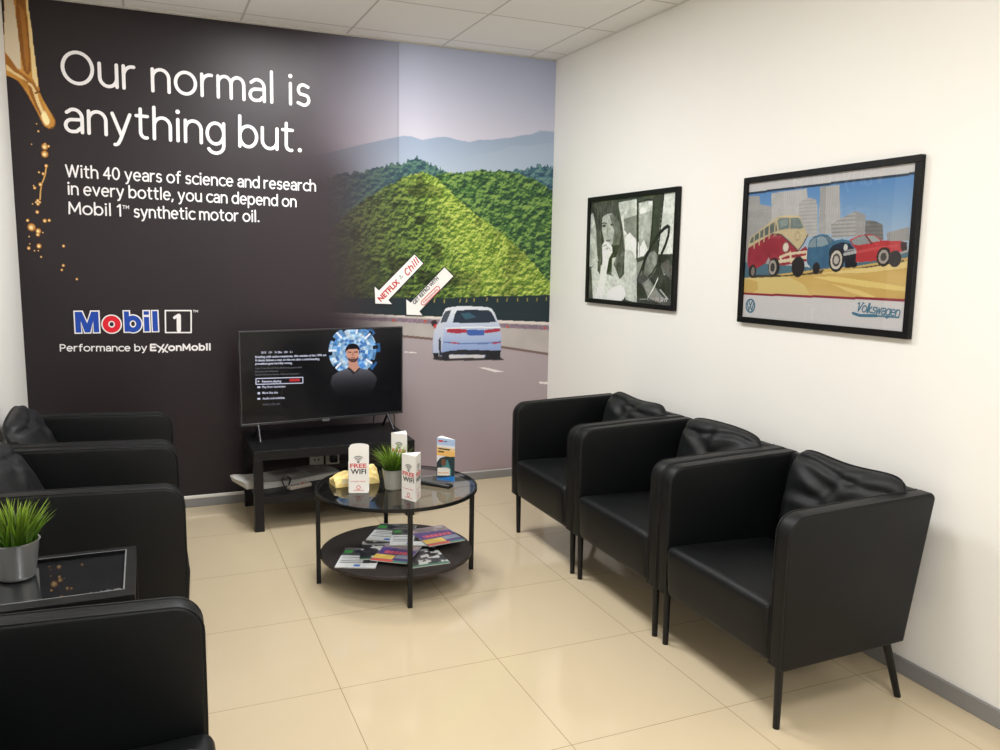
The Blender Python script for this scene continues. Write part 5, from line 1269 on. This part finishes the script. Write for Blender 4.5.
# ------------------------------------------------------------------ side table between the left chairs
sx0, sx1, sy0, sy1, SZ = -3.155, -2.606, -2.812, -2.425, .625
t = tag(empty('side_table', ((sx0+sx1)/2, (sy0+sy1)/2, 0)), 'small black side table with dark glass top between the left armchairs', 'table')
hx = (sx1-sx0)/2; hy = (sy1-sy0)/2; e = .028; en = .044
bm = bmesh.new()
for a, b in (((-hx, -hy, SZ-.022), (hx, -hy+en, SZ)), ((-hx, hy-e, SZ-.022), (hx, hy, SZ)), ((-hx, -hy+en, SZ-.022), (-hx+e, hy-e, SZ)), ((hx-e, -hy+en, SZ-.022), (hx, hy-e, SZ))): bm_box(bm, a, b, .001, 1)
obj('top_frame', bm, BLACK_METAL, t)
obj('glass_top', flat([(-hx+e, -hy+en), (hx-e, -hy+en), (hx-e, hy-e), (-hx+e, hy-e)], lambda u, v: (u, v, SZ-.001)), DARK_GLASS, t)
bm = bmesh.new(); q = [(-hx+e, -hy+en), (hx-e, -hy+en), (hx-e, hy-e), (-hx+e, hy-e)]
stroke_bm(bm, [q+[q[0]]], .004, lambda u, v: (u, v, SZ+.0004)); obj('edge_highlight', bm, mat('glass_edge_highlight', rgb(120, 122, 124), .2), t)  # highlight along the glass edge, painted as a pale line
obj('haze_panel', box((-hx+e, -hy+en, SZ-.020), (hx-e, hy-e, SZ-.012)), mat('haze_panel', rgb(112, 112, 114), .7, vary=(14, rgb(88, 88, 90))), t)  # mottled grey stands in for the hazy reflection and dust on the glass
for ax in (-1, 1):
    for ay in (-1, 1):
        x0, x1 = sorted((ax*hx, ax*(hx-.02))); y0, y1 = sorted((ay*hy, ay*(hy-.02)))
        obj('leg', box((x0+.0005, y0+.0005, 0), (x1-.0005, y1-.0005, SZ-.022), .001), BLACK_METAL, t)
make_grass('potted_grass', (-2.905, -2.575, SZ+.001), 'artificial grass in a silver pot on the side table at the left edge', .061, .104, 220, .048, .135, 8, 6, POT_SILVER)

# ------------------------------------------------------------------ light
def panel(x, y, power, sx=.58, sy=.58):
    l = bpy.data.lights.new('ceiling_panel_light', 'AREA'); l.shape = 'RECTANGLE'; l.size = sx; l.size_y = sy; l.energy = power; l.color = (.985, .99, 1.0)
    o = bpy.data.objects.new('ceiling_panel_light', l); COL.objects.link(o); o.location = (x, y, H-.004); return o
panel(-1.69, -1.07, 47); panel(-1.69, -2.87, 26); panel(-1.69, -4.67, 40); panel(-1.69, -6.47, 44)  # middle pair unseen: a single assumed panel split to soften the chair shadow
w = bpy.data.worlds.new('World'); scene.world = w; w.use_nodes = True
w.node_tree.nodes['Background'].inputs[0].default_value = (.85, .90, 1.0, 1); w.node_tree.nodes['Background'].inputs[1].default_value = .5

# ------------------------------------------------------------------ camera
K = dict(loc=(-2.54874,-5.07151,1.52637),R=(0.919129,-0.393532,0.018275),U=(0.040743,0.141095,0.989157),F=(0.391844,0.908419,-0.145718),lens=29.6234)
cam = bpy.data.cameras.new('camera'); co = bpy.data.objects.new('camera', cam); COL.objects.link(co)
R_, U_, F_ = Vector(K['R']), Vector(K['U']), Vector(K['F'])
M4 = Matrix(((R_.x, U_.x, -F_.x, K['loc'][0]), (R_.y, U_.y, -F_.y, K['loc'][1]), (R_.z, U_.z, -F_.z, K['loc'][2]), (0, 0, 0, 1)))
co.matrix_world = M4
cam.sensor_fit = 'HORIZONTAL'; cam.sensor_width = 36; cam.lens = K['lens']; cam.clip_start = .02
scene.camera = co
scene.view_settings.view_transform = 'Standard'; scene.view_settings.look = 'None'; scene.view_settings.exposure = 0; scene.view_settings.gamma = 1
scene.cycles.use_denoising = True
scene.cycles.max_bounces = 10; scene.cycles.diffuse_bounces = 6; scene.cycles.glossy_bounces = 6; scene.cycles.transparent_max_bounces = 12
scene.cycles.sample_clamp_indirect = 6
